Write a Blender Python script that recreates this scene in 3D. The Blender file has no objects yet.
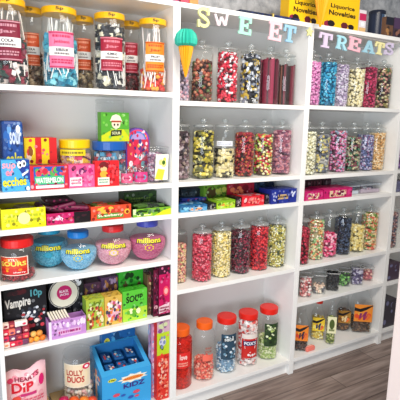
import bpy, bmesh, math, random
from mathutils import Vector, Matrix
C = bpy.context.scene.collection
PI = math.pi
# ------------------------------------------------------------------ camera
CAM = Vector((-0.17037, -1.89584, 1.51622))
RT = Vector((0.86526, -0.500896, 0.020676)); UP = Vector((0.071288, 0.163759, 0.983921)); FW = Vector((0.496228, 0.849874, -0.177402))
FPX = 455.0
def at(u, v, Y):
    """world point seen at photo position (u, v) on the vertical plane y = Y (planning aid)"""
    d = FW*FPX + RT*(u-200) - UP*(v-200)
    return CAM + d*((Y-CAM.y)/d.y)
def depth(p): return (p-CAM).dot(FW)
cd = bpy.data.cameras.new('camera'); cam = bpy.data.objects.new('camera', cd); C.objects.link(cam)
cd.sensor_width = 36; cd.lens = FPX/400*36; cd.clip_start = .05
cam.matrix_world = Matrix(((RT.x, UP.x, -FW.x, CAM.x), (RT.y, UP.y, -FW.y, CAM.y), (RT.z, UP.z, -FW.z, CAM.z), (0, 0, 0, 1)))
bpy.context.scene.camera = cam
# ------------------------------------------------------------------ materials
def lin(h):
    h = h.lstrip('#'); r = [int(h[i:i+2], 16)/255 for i in (0, 2, 4)]
    return [c/12.92 if c <= .04045 else ((c+.055)/1.055)**2.4 for c in r]+[1]
_m = {}
def mat(hexc, rough=.45, spec=.4, noise=.0):
    k = (hexc, rough, noise)
    if k in _m: return _m[k]
    m = bpy.data.materials.new('paint_'+hexc.strip('#')); m.use_nodes = True
    b = m.node_tree.nodes['Principled BSDF']; c = lin(hexc)
    b.inputs['Base Color'].default_value = c; b.inputs['Roughness'].default_value = rough
    b.inputs['Specular IOR Level'].default_value = spec
    if noise:
        N = m.node_tree.nodes; L = m.node_tree.links
        tc = N.new('ShaderNodeTexCoord'); n = N.new('ShaderNodeTexNoise'); n.inputs['Scale'].default_value = 18; n.inputs['Detail'].default_value = 4
        r = N.new('ShaderNodeValToRGB'); r.color_ramp.elements[0].position = .3; r.color_ramp.elements[1].position = .7
        r.color_ramp.elements[0].color = [x*(1-noise) for x in c[:3]]+[1]; r.color_ramp.elements[1].color = c
        L.new(tc.outputs['Object'], n.inputs['Vector']); L.new(n.outputs['Fac'], r.inputs['Fac']); L.new(r.outputs['Color'], b.inputs['Base Color'])
    _m[k] = m; return m
def glass(name, tint='#f4f8f8', haze=.05, hcol='#ffffff', refl=.45, base=.04, rough=.04):
    k = (name,)
    if k in _m: return _m[k]
    m = bpy.data.materials.new(name); m.use_nodes = True; N = m.node_tree.nodes; L = m.node_tree.links; N.clear()
    out = N.new('ShaderNodeOutputMaterial'); t = N.new('ShaderNodeBsdfTransparent'); t.inputs[0].default_value = lin(tint)
    g = N.new('ShaderNodeBsdfGlossy'); g.inputs['Roughness'].default_value = rough
    d = N.new('ShaderNodeBsdfDiffuse'); d.inputs[0].default_value = lin(hcol)
    lw = N.new('ShaderNodeLayerWeight'); lw.inputs[0].default_value = .5
    p = N.new('ShaderNodeMath'); p.operation = 'POWER'; p.inputs[1].default_value = 3
    ma = N.new('ShaderNodeMath'); ma.operation = 'MULTIPLY_ADD'; ma.inputs[1].default_value = refl; ma.inputs[2].default_value = base
    a = N.new('ShaderNodeMixShader'); a.inputs[0].default_value = haze; b = N.new('ShaderNodeMixShader')
    L.new(lw.outputs['Facing'], p.inputs[0]); L.new(p.outputs[0], ma.inputs[0]); L.new(ma.outputs[0], b.inputs[0])
    L.new(t.outputs[0], a.inputs[1]); L.new(d.outputs[0], a.inputs[2]); L.new(a.outputs[0], b.inputs[1]); L.new(g.outputs[0], b.inputs[2]); L.new(b.outputs[0], out.inputs[0])
    _m[k] = m; return m
GLL = glass('lid_glass', haze=.14, refl=.8, base=.08, rough=.05); GL = glass('clear_glass', haze=.012, refl=.55, base=.035, rough=.03, tint='#fbfdfd'); PL = glass('clear_plastic', haze=.03, refl=.35, base=.03, tint='#fbfcfc')
WHITE = mat('#f2f1ee', .38, .4, .03)
# ------------------------------------------------------------------ mesh builder
class MB:
    def __init__(s): s.v = []; s.f = []; s.mi = []; s.sm = []; s.mats = []
    def idx(s, m):
        if isinstance(m, str): m = mat(m)
        if m not in s.mats: s.mats.append(m)
        return s.mats.index(m)
    def add(s, vs, fs, m, smooth=False):
        o = len(s.v); k = s.idx(m); s.v += [tuple(p) for p in vs]
        for f in fs: s.f.append([i+o for i in f]); s.mi.append(k); s.sm.append(smooth)
    def box(s, x0, x1, y0, y1, z0, z1, m, b=0.0, T=None):
        if b <= 0:
            vs = [Vector((x, y, z)) for z in (z0, z1) for y in (y0, y1) for x in (x0, x1)]
            fs = [(0, 2, 3, 1), (4, 5, 7, 6), (0, 1, 5, 4), (2, 6, 7, 3), (0, 4, 6, 2), (1, 3, 7, 5)]
        else:
            bm = bmesh.new(); bmesh.ops.create_cube(bm, size=1)
            for q in bm.verts: q.co = Vector(((x0+x1)/2+q.co.x*(x1-x0), (y0+y1)/2+q.co.y*(y1-y0), (z0+z1)/2+q.co.z*(z1-z0)))
            bmesh.ops.bevel(bm, geom=bm.edges[:], offset=b, segments=2, profile=.5, affect='EDGES')
            vs = [q.co.copy() for q in bm.verts]; bm.verts.index_update(); fs = [[q.index for q in f.verts] for f in bm.faces]; bm.free()
        if T: vs = [T @ p for p in vs]
        s.add(vs, fs, m)
    def lathe(s, prof, m, n=28, sq=0.0, capb=True, capt=True, c=(0, 0), smooth=True):
        """prof [(r,z)]; sq>0 turns the round section towards a rounded square"""
        vs = []; fs = []
        for r, z in prof:
            for i in range(n):
                a = 2*PI*(i+.5)/n; x, y = math.cos(a), math.sin(a)
                if sq:
                    e = 2+sq*6; k = (abs(x)**e+abs(y)**e)**(-1/e); x *= k; y *= k
                vs.append((c[0]+r*x, c[1]+r*y, z))
        for j in range(len(prof)-1):
            for i in range(n):
                k = (i+1) % n; fs.append((j*n+i, j*n+k, (j+1)*n+k, (j+1)*n+i))
        s.add(vs, fs, m, smooth)
        if capb: s.add(vs[:n], [tuple(reversed(range(n)))], m)
        if capt: s.add(vs[-n:], [tuple(range(n))], m)
    def poly(s, pts, mp, off, m):
        s.add([mp(x, y, off) for x, y in pts], [tuple(range(len(pts)))], m)
    def build(s, name, parent=None, loc=None):
        me = bpy.data.meshes.new(name); me.from_pydata(s.v, [], s.f)
        for m in s.mats: me.materials.append(m)
        me.polygons.foreach_set('material_index', s.mi); me.polygons.foreach_set('use_smooth', s.sm); me.update()
        o = bpy.data.objects.new(name, me); C.objects.link(o)
        if parent: o.parent = parent
        if loc: o.location = loc
        return o
def tag(o, label, cat, group=None, kind=None):
    o['label'] = label
    if cat: o['category'] = cat
    if group: o['group'] = group
    if kind: o['kind'] = kind
    return o
def empty(name, loc, label, cat, group=None, rz=0):
    o = bpy.data.objects.new(name, None); C.objects.link(o); o.location = loc; o.rotation_euler.z = rz; o.empty_display_size = .05
    return tag(o, label, cat, group)
# ------------------------------------------------------------------ text & artwork in panel coordinates
_tx = {}
def textmesh(t, bold=.03):
    if (t, bold) in _tx: return _tx[(t, bold)]
    cu = bpy.data.curves.new('t', 'FONT'); cu.body = t; cu.offset = bold; cu.resolution_u = 3
    o = bpy.data.objects.new('t', cu); C.objects.link(o); dg = bpy.context.evaluated_depsgraph_get(); dg.update()
    me = bpy.data.meshes.new_from_object(o.evaluated_get(dg))
    vs = [(p.co.x, p.co.y) for p in me.vertices]; fs = [tuple(p.vertices) for p in me.polygons]
    x0 = min(a for a, b in vs); x1 = max(a for a, b in vs); y0 = min(b for a, b in vs); y1 = max(b for a, b in vs)
    vs = [((a-x0)/(x1-x0), (b-y0)/(y1-y0)) for a, b in vs]
    bpy.data.objects.remove(o); bpy.data.curves.remove(cu); bpy.data.meshes.remove(me)
    _tx[(t, bold)] = (vs, fs); return vs, fs
def art(mb, mp, items, lay=.0005, seg=8):
    """items drawn one above another; coordinates 0..1 across and up the panel"""
    k = 1
    for it in items:
        off = lay*k; k += 1; t = it[0]
        if t == 'r':
            _, x0, y0, x1, y1, c = it
            for i in range(seg):
                a = x0+(x1-x0)*i/seg; b = x0+(x1-x0)*(i+1)/seg; mb.poly([(a, y0), (b, y0), (b, y1), (a, y1)], mp, off, c)
        elif t == 'e':
            _, cx, cy, rx, ry, c = it; n = 18
            mb.poly([(cx+rx*math.cos(2*PI*i/n), cy+ry*math.sin(2*PI*i/n)) for i in range(n)], mp, off, c)
        elif t == 'p': mb.poly(it[1], mp, off, it[2])
        elif t == 't':
            _, s, x0, y0, x1, y1, c = it[:7]; rise = it[7] if len(it) > 7 else 0
            vs, fs = textmesh(s); mb.add([mp(x0+(x1-x0)*a, y0+(y1-y0)*b+rise*a, off) for a, b in vs], fs, c)
        elif t == 'st':
            _, cx, cy, rx, ry, n, c = it
            mb.add([mp(cx, cy, off)]+[mp(cx+rx*(1 if i % 2 else .7)*math.cos(PI*i/n), cy+ry*(1 if i % 2 else .7)*math.sin(PI*i/n), off) for i in range(2*n)],
                   [(0, 1+i, 1+(i+1) % (2*n)) for i in range(2*n)], c)
        elif t == 'bl':          # scattered printed shapes: fruit, sweets, splashes
            _, n, sd, rx, ry, x0, y0, x1, y1, cols = it; R = random.Random(sd)
            for j in range(n):
                cx = R.uniform(x0+rx, x1-rx); cy = R.uniform(y0+ry, y1-ry); a0 = R.random()*6; q = R.uniform(.6, 1)
                mb.poly([(cx+rx*q*math.cos(a0+2*PI*i/7), cy+ry*q*math.sin(a0+2*PI*i/7)) for i in range(7)], mp, off+.00004*j, R.choice(cols))
        elif t == 'sc':          # lines of print too small to read
            _, x0, y0, x1, y1, rows, sd, c = it; R = random.Random(sd); hh = (y1-y0)/rows
            for j in range(rows):
                x = x0
                while x < x1-.02:
                    w = R.uniform(.05, .14)*(x1-x0); e = min(x+w, x1)
                    mb.poly([(x, y0+hh*(j+.2)), (e, y0+hh*(j+.2)), (e, y0+hh*(j+.8)), (x, y0+hh*(j+.8))], mp, off, c); x = e+.03*(x1-x0)
def cylmap(R, a0, a1, z0, z1):
    return lambda x, y, o: ((R+o)*math.cos(a0+(a1-a0)*x), (R+o)*math.sin(a0+(a1-a0)*x), z0+(z1-z0)*y)
def planemap(o, U, V, N):
    o, U, V, N = map(Vector, (o, U, V, N)); return lambda x, y, f: o+U*x+V*y+N*f
def boxmap(w, d, h, face):
    return {'F': planemap((-w/2, -d/2, 0), (w, 0, 0), (0, 0, h), (0, -1, 0)), 'L': planemap((-w/2, d/2, 0), (0, -d, 0), (0, 0, h), (-1, 0, 0)),
            'T': planemap((-w/2, -d/2, h), (w, 0, 0), (0, d, 0), (0, 0, 1)), 'R': planemap((w/2, -d/2, 0), (0, d, 0), (0, 0, h), (1, 0, 0))}[face]
# ------------------------------------------------------------------ room
def struct(o): o['kind'] = 'structure'; return o
def floor_mat():
    m = bpy.data.materials.new('floor_planks'); m.use_nodes = True; N = m.node_tree.nodes; L = m.node_tree.links; b = N['Principled BSDF']
    tc = N.new('ShaderNodeTexCoord'); br = N.new('ShaderNodeTexBrick'); br.inputs['Scale'].default_value = 1; br.inputs['Brick Width'].default_value = 1.1; br.inputs['Row Height'].default_value = .13
    br.inputs['Mortar Size'].default_value = .002; br.inputs['Color1'].default_value = lin('#9a877e'); br.inputs['Color2'].default_value = lin('#b3a198'); br.inputs['Mortar'].default_value = lin('#5a4d48')
    br.offset = .37
    mp = N.new('ShaderNodeMapping'); mp.inputs['Scale'].default_value = (2.2, 26, 1); n = N.new('ShaderNodeTexNoise'); n.inputs['Scale'].default_value = 1.6; n.inputs['Detail'].default_value = 6
    r = N.new('ShaderNodeValToRGB'); r.color_ramp.elements[0].position = .32; r.color_ramp.elements[1].position = .72
    r.color_ramp.elements[0].color = lin('#766662'); r.color_ramp.elements[1].color = lin('#ffffff')
    mx = N.new('ShaderNodeMixRGB'); mx.blend_type = 'MULTIPLY'; mx.inputs[0].default_value = .75
    L.new(tc.outputs['Object'], br.inputs['Vector']); L.new(tc.outputs['Object'], mp.inputs['Vector']); L.new(mp.outputs[0], n.inputs['Vector']); L.new(n.outputs['Fac'], r.inputs['Fac'])
    L.new(br.outputs['Color'], mx.inputs[1]); L.new(r.outputs['Color'], mx.inputs[2]); L.new(mx.outputs[0], b.inputs['Base Color']); b.inputs['Roughness'].default_value = .5
    return m
def wall_mat():
    m = bpy.data.materials.new('wall_plaster'); m.use_nodes = True; N = m.node_tree.nodes; L = m.node_tree.links; b = N['Principled BSDF']
    tc = N.new('ShaderNodeTexCoord'); n = N.new('ShaderNodeTexNoise'); n.inputs['Scale'].default_value = 14; n.inputs['Detail'].default_value = 8; n.inputs['Roughness'].default_value = .7
    r = N.new('ShaderNodeValToRGB'); r.color_ramp.elements[0].position = .36; r.color_ramp.elements[1].position = .64
    r.color_ramp.elements[0].color = lin('#808388'); r.color_ramp.elements[1].color = lin('#bcbdc0')
    bp = N.new('ShaderNodeBump'); bp.inputs['Strength'].default_value = .5; bp.inputs['Distance'].default_value = .01
    L.new(tc.outputs['Object'], n.inputs['Vector']); L.new(n.outputs['Fac'], r.inputs['Fac']); L.new(r.outputs['Color'], b.inputs['Base Color']); L.new(n.outputs['Fac'], bp.inputs['Height']); L.new(bp.outputs[0], b.inputs['Normal'])
    b.inputs['Roughness'].default_value = .8; return m
b = MB(); b.box(-3, 6, -4, .33, -.05, 0, floor_mat()); struct(b.build('floor'))
b = MB(); b.box(-3, 6, .33, .43, -.05, 2.8, wall_mat()); struct(b.build('wall_back'))
# ------------------------------------------------------------------ bookcases
SH = [[1.627, 1.212, 1.062, .836, .552], [1.593, 1.213, 1.061, .672], [1.598, 1.208, 1.061, .672, .447], [1.60, 1.21, 1.06, .67, .44]]
DESC = ['white open bookcase at the left, holding yellow lidded jars, boxed sweets and round tubs', 'white open bookcase in the middle, with red and orange lidded jars at its bottom',
        'white open bookcase right of the middle, holding glass jars, plastic scoops boxes and square bottles', 'white open bookcase at the far right, mostly cut off by the photo edge']
BOT = .095; TH = .022
for k in range(4):
    e = empty('bookcase', (k*.8+.4, .14, 0), DESC[k], 'bookcase', 'bookcases along the wall')
    for s in (-1, 1):
        b = MB(); x = s*.391; b.box(x-.0088, x+.0088, -.14, .14, 0, 2.02, WHITE, .0012); b.build('side_panel', e)
    b = MB(); b.box(-.382, .382, -.14, .135, 1.998, 2.02, WHITE, .001); b.build('top_panel', e)
    b = MB(); b.box(-.382, .382, .1355, .14, .03, 1.998, mat('#e6e4e0', .6)); b.build('back_panel', e)
    b = MB(); b.box(-.382, .382, -.115, -.10, 0, BOT-TH, WHITE); b.build('plinth', e)
    for z in SH[k]+[BOT]:
        b = MB(); b.box(-.382, .382, -.139, .135, z-TH, z, WHITE, .001); b.build('shelf', e)
# ------------------------------------------------------------------ sweets inside jars (uncountable)
def ico():
    bm = bmesh.new(); bmesh.ops.create_icosphere(bm, subdivisions=1, radius=1); bm.verts.index_update()
    r = ([v.co.copy() for v in bm.verts], [[v.index for v in f.verts] for f in bm.faces]); bm.free(); return r
ICO = ico(); CUBE = ([Vector((x, y, z)) for z in (-1, 1) for y in (-1, 1) for x in (-1, 1)], [(0, 2, 3, 1), (4, 5, 7, 6), (0, 1, 5, 4), (2, 6, 7, 3), (0, 4, 6, 2), (1, 3, 7, 5)])
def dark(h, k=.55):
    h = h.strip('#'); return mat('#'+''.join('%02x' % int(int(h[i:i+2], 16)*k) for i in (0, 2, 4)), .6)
def sweets(loc, R, h, cols, shape, size, label, sq=0, core=None, sd=None, zfun=None):
    rr = random.Random(sd if sd is not None else label); b = MB(); s = size*(1.0 if shape == 'stick' else 1.18)
    cols = [mat(c, .35) for c in cols]
    b.lathe([(R-s*1.1, .001), (R-s*1.1, h-s*.8)], dark(core, .85 if size < .0135 else .55) if core else cols[0], 16, sq)  # core colour darkened: shade in the gaps between sweets is painted in
    def rad(a):
        if not sq: return 1
        x, y = math.cos(a), math.sin(a); e = 2+sq*6; return (abs(x)**e+abs(y)**e)**(-1/e)
    def put(P, sh, c):
        if sh == 'ball': V, F = ICO; sc = Vector((s, s*rr.uniform(.75, 1), s*rr.uniform(.75, 1)))*.55
        elif sh == 'cube': V, F = CUBE; sc = Vector((s, s, s*rr.uniform(.6, 1)))*.42
        elif sh == 'disc': V, F = CUBE; sc = Vector((s*.55, s*.55, s*.2))
        else: V, F = CUBE; sc = Vector((s*.95, s*.3, s*.3))        # worms, twists
        q = Matrix.Rotation(rr.uniform(0, 6.3), 3, 'Z') @ Matrix.Rotation(rr.uniform(0, 6.3), 3, 'X')
        vs = [P+q @ Vector((v.x*sc.x, v.y*sc.y, v.z*sc.z)) for v in V]
        for v in vs:
            l = math.hypot(v.x, v.y); lim = (R-.0006)*rad(math.atan2(v.y, v.x))
            if l > lim: v.x *= lim/l; v.y *= lim/l
            v.z = max(v.z, .001)
        b.add(vs, F, c, sh == 'ball')
    if shape == 'stick':
        n = int(2*PI*R/(s*.8))
        for i in range(n):
            a = 2*PI*(i+rr.uniform(-.2, .2))/n; r = R-s*.6; hh = h*rr.uniform(.9, 1.0); x, y = r*math.cos(a), r*math.sin(a); w = s*.42
            da = rr.uniform(-.15, .15)
            T = Matrix.Translation((x, y, 0)) @ Matrix.Rotation(a, 4, 'Z'); b.box(-w, w, -w, w, .001, hh, rr.choice(cols), 0, T)
        for i in range(6):
            a = rr.random()*6; r = R*.5*rr.random(); b.box(r*math.cos(a)-s*.4, r*math.cos(a)+s*.4, r*math.sin(a)-s*.4, r*math.sin(a)+s*.4, h*.85, h*rr.uniform(.95, 1.02), rr.choice(cols))
    else:
        n = int(2*PI*R*h/(s*s)*1.6)
        for i in range(n):
            a = rr.uniform(0, 2*PI); r = (R-s*.5)*rad(a)*rr.uniform(.93, 1)
            put(Vector((r*math.cos(a), r*math.sin(a), rr.uniform(s*.3, h-s*.3))), shape, rr.choice(cols))
        for i in range(int(PI*R*R/(s*s))):
            a = rr.uniform(0, 2*PI); r = (R-s*.5)*math.sqrt(rr.random()); put(Vector((r*math.cos(a), r*math.sin(a), h-s*rr.uniform(.1, .6))), shape, rr.choice(cols))
    o = b.build('sweets', None, loc); tag(o, label, 'sweets', None, 'stuff'); return o
# ------------------------------------------------------------------ glass stopper jars
JR = .0555
def stopper_jar(X, Y, z, H, contents, where, cols, shape, size, fill, core=None, R=JR, lab=None, group=None):
    e = empty('sweet_jar', (X, Y, z), 'glass jar of %s, %s' % (contents, where), 'jar', group)
    b = MB(); zt = H*.825
    b.lathe([(R*.9, .0005), (R, .008), (R, zt), (R*.96, zt+.010), (R*.86, zt+.016), (R*.84, zt+.022), (R*.9, zt+.024)], GL, 28, capt=False); b.build('jar_body', e)
    b = MB(); zl = zt+.0245
    b.lathe([(R*.93, zl), (R*.95, zl+.004), (R*.93, zl+.009), (R*.5, zl+.016), (R*.2, zl+.019)], GLL, 24); sl = b.build('stopper_lid', e); b = MB(); b.lathe([(R*.16, zl+.0195), (R*.16, zl+.022), (R*.30, zl+.028), (R*.32, zl+.035), (R*.22, zl+.042), (R*.02, zl+.044)], GLL, 20); b.build('knob', sl)
    if lab:
        b = MB(); z0, z1 = lab; mp = cylmap(R+.0006, -PI/2-1.35, -PI/2+.25, z0, z1); art(b, mp, [('r', 0, 0, 1, 1, '#e8eaf0'), ('sc', .1, .2, .9, .8, 2, 3, '#a8aab8')]); b.build('paper_label', e)
    sweets((X, Y, z+.003), R-.002, min(fill*1.04, 1.04)*zt, cols, shape, size, contents+' in the jar '+where, core=core)
RT6 = lambda k, i, dx=0: k*.8+.018+.062+i*.1275+dx
SHIFT = {(1, 1.593): (0, 0, .005, .018, .022, .008), (2, 1.598): (0, .028, .034, .034, .028, .008), (2, 1.208): (0, .012, .026, .028, .018, 0), (2, .672): (0, .018, .006, 0, 0, 0)}
def row(k, z, H, data, shelfname, Y=.10):
    for i, (dx, dy, contents, where, cols, shape, size, fill, core, lab) in enumerate(data):
        stopper_jar(RT6(k, i, dx+SHIFT.get((k, z), (0,)*6)[i]), Y+dy, z, H, contents, where, cols, shape, size, fill, core, lab=lab, group=shelfname)
row(1, 1.593, .285, [
 (0, .03, 'pink and lilac jelly sweets', 'behind the ice cream cone decoration', ['#d9a0b0', '#b9a9bd', '#e4c8cf', '#8f7f95'], 'ball', .016, .95, '#a890a4', None),
 (0, .03, 'brown, red and green jelly shapes', 'second on the middle top shelf', ['#6f3a2e', '#a8503c', '#5c6a3c', '#c98a6a', '#4a2c28'], 'ball', .018, .82, '#5a332c', None),
 (0, 0, 'red and white pieces', 'third on the middle top shelf', ['#d01838', '#d01838', '#f4e6e8', '#e84058', '#8c1428'], 'ball', .015, 1, '#8c1428', None),
 (.002, 0, 'black, white and yellow liquorice allsorts', 'fourth on the middle top shelf', ['#16161e', '#2a2c38', '#e4e4e8', '#9096a8', '#c8a840'], 'cube', .015, 1.02, '#14141a', None),
 (-.004, 0, 'dark red liquorice sticks', 'fifth on the middle top shelf', ['#64102a', '#7c1632', '#3c0818', '#98304c'], 'stick', .012, .98, '#30060f', None),
 (-.006, 0, 'maroon pencils with black ends', 'sixth on the middle top shelf', ['#64182a', '#7c2434', '#1c0a10', '#8a5a4c', '#28100c'], 'stick', .012, .88, '#3c1018', None)],
 'glass jars on the middle bookcase top shelf')
row(1, 1.213, .285, [
 (0, .02, 'brown and mauve wrapped toffees', 'leftmost on the middle second shelf', ['#5a4248', '#8c7078', '#c4b0b4', '#3c2c34', '#a08a80'], 'cube', .017, .93, '#4a363c', None),
 (0, 0, 'yellow and black humbugs', 'beside the toffees on the middle second shelf', ['#e4cc50', '#f0e08c', '#2a2618', '#b8a838', '#6c6a30'], 'twist', .018, .96, '#4a4420', None),
 (0, 0, 'black and cream swirled sweets', 'with a white paper label and half empty', ['#f0e2b0', '#f0e2b0', '#2c2820', '#e0cc88', '#d8c8a0'], 'twist', .02, .58, '#b8a878', (.165, .19)),
 (0, 0, 'dark red and orange cola shapes', 'fourth on the middle second shelf', ['#8c1c24', '#6a1018', '#b43038', '#c0703c', '#a81c38'], 'ball', .014, .93, '#5c1016', None),
 (0, 0, 'red, yellow and green wrapped sweets', 'fifth on the middle second shelf', ['#c83040', '#e0d070', '#a0b83c', '#d84c38', '#f0e8b8', '#7a2030'], 'ball', .015, .90, '#a05a40', None),
 (0, 0, 'dusty pink and mauve pieces', 'sixth on the middle second shelf', ['#b06878', '#d09aa4', '#8c4860', '#c88088', '#7a5068'], 'twist', .016, .98, '#8c5060', None)],
 'glass jars on the middle bookcase second shelf')
row(1, .672, .285, [
 (-.002, .03, 'pale pink and yellow sherbet pips', 'leftmost on the middle fourth shelf', ['#f0b8a0', '#f4d0b4', '#e88c80', '#f0dc98'], 'ball', .011, .80, '#f0c0a8', None),
 (0, -.01, 'strawberry red pips', 'second on the middle fourth shelf', ['#d8304c', '#c82844', '#f08090', '#e84c64', '#b01c38'], 'ball', .011, 1.03, '#c02844', None),
 (0, 0, 'pale yellow pips', 'third on the middle fourth shelf', ['#f4e4a0', '#ecd070', '#f8ecc0', '#f0dca8'], 'ball', .011, .98, '#ecd890', None),
 (0, 0, 'dark purple and red berries', 'fourth on the middle fourth shelf', ['#5c1428', '#80203c', '#3a1420', '#a02c48', '#7c6468'], 'ball', .011, .95, '#401020', None),
 (0, 0, 'bright red fruit drops', 'fifth on the middle fourth shelf', ['#d81c2c', '#b81428', '#f04850', '#8c1030', '#e83038'], 'ball', .012, 1.0, '#a01424', None),
 (0, 0, 'yellow, green and white pips', 'sixth on the middle fourth shelf', ['#e8dc80', '#d0c868', '#f4f0d0', '#b8a038', '#e8e4b8', '#405038'], 'ball', .011, .95, '#d0c470', None)],
 'glass jars on the middle bookcase fourth shelf')
row(2, 1.598, .285, [
 (0, -.032, 'lilac pink pieces', 'leftmost on the right top shelf', ['#e090c4', '#d878b4', '#eeb0d8'], 'ball', .012, .95, '#d080b4', None),
 (0, 0, 'bright blue pieces', 'second on the right top shelf', ['#1888b8', '#30a4cc', '#107098', '#60c0dc'], 'ball', .013, 1.0, '#107098', None),
 (0, .03, 'lavender and white pips', 'third on the right top shelf', ['#c4b4cc', '#e4dce8', '#a890b4', '#d8c8dc'], 'ball', .011, 1.0, '#b8a8c0', None),
 (0, .02, 'cream mallow pieces', 'fourth on the right top shelf', ['#f0e4bc', '#f8f0d4', '#e0d09c'], 'ball', .014, .93, '#e0d4a8', None),
 (-.01, .02, 'magenta drops', 'fifth on the right top shelf', ['#a81848', '#c42458', '#d84878', '#84103c'], 'ball', .012, 1.0, '#84103c', None),
 (-.008, 0, 'brown, green and pink mixed sweets', 'sixth on the right top shelf', ['#5c3430', '#887c44', '#c88c80', '#3c2830', '#d8c8a0', '#4c6c48'], 'ball', .015, 1.0, '#4c3028', None)],
 'glass jars on the right bookcase top shelf')
row(2, 1.208, .285, [
 (0, -.032, 'pale cream drops', 'leftmost on the right second shelf', ['#ece6c8', '#f6f2dc', '#dcd4ac'], 'ball', .013, .98, '#e4dcb8', None),
 (0, 0, 'grey and yellow jelly babies', 'second on the right second shelf', ['#8c8c98', '#d8c070', '#5c6070', '#b4b0ac', '#c8c490'], 'twist', .017, .9, '#6c6c70', None),
 (0, 0, 'pink and blue bonbons', 'third on the right second shelf', ['#d06ca0', '#e08cb8', '#8ca0b4', '#b8586c', '#c8c0cc'], 'ball', .014, 1.0, '#b06888', None),
 (0, 0, 'green, brown and grey sweets', 'fourth on the right second shelf', ['#3c7c58', '#6c5444', '#a8a898', '#88344c', '#c4b890'], 'ball', .014, .85, '#54604c', None),
 (0, 0, 'blue and purple dusted drops', 'fifth on the right second shelf', ['#7c84b4', '#a8a0c4', '#8c5c84', '#5c6898', '#c8c4dc'], 'ball', .012, .9, '#70749c', None),
 (-.004, 0, 'peach orange drops', 'sixth on the right second shelf', ['#e8bc80', '#f0d0a0', '#d8a060', '#f4dcb8'], 'ball', .012, .95, '#d8ac70', None)],
 'glass jars on the right bookcase second shelf')
row(2, .672, .285, [
 (0, -.028, 'deep red berries', 'leftmost on the right fourth shelf', ['#a01030', '#c01c3c', '#78081c', '#d83c58'], 'ball', .015, .88, '#780c20', None),
 (0, 0, 'cream, green and red speckled sweets', 'second on the right fourth shelf', ['#e8dca8', '#88b878', '#e06050', '#f4ecd0', '#e8b070'], 'ball', .013, 1.0, '#c8b888', None),
 (0, 0, 'pink hearts', 'third, half empty, on the right fourth shelf', ['#e8407c', '#f47ca4', '#f8b8c8', '#c81c50'], 'ball', .018, .6, '#d84878', None),
 (0, 0, 'dark navy mints', 'fourth on the right fourth shelf', ['#20283c', '#34405c', '#4c5c78', '#141824'], 'ball', .013, .95, '#181e30', None),
 (0, 0, 'cream yellow fudge', 'fifth, half empty, on the right fourth shelf', ['#f0dc94', '#f8ecb8', '#e4c870'], 'cube', .016, .68, '#e4d08c', None),
 (-.004, 0, 'red and green striped sweets', 'sixth on the right fourth shelf', ['#d85c48', '#88a84c', '#e8c890', '#e08458', '#f0e0b8', '#6c8c3c'], 'twist', .015, 1.0, '#b07848', None)],
 'glass jars on the right bookcase fourth shelf')
for z, cc, cn, wh in ((.67, ['#b08078', '#e0c0b8', '#8c6c70', '#50586c'], 'dusty pink pieces', 'first on the far right fourth shelf'), (1.21, ['#8c5ca0', '#c8a8d4', '#68408c'], 'purple pieces', 'first on the far right second shelf')):
    stopper_jar(2.418+.075, .08, z, .285, cn, wh, cc, 'ball', .014, .98, None, group='glass jars on the far right bookcase')
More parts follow.
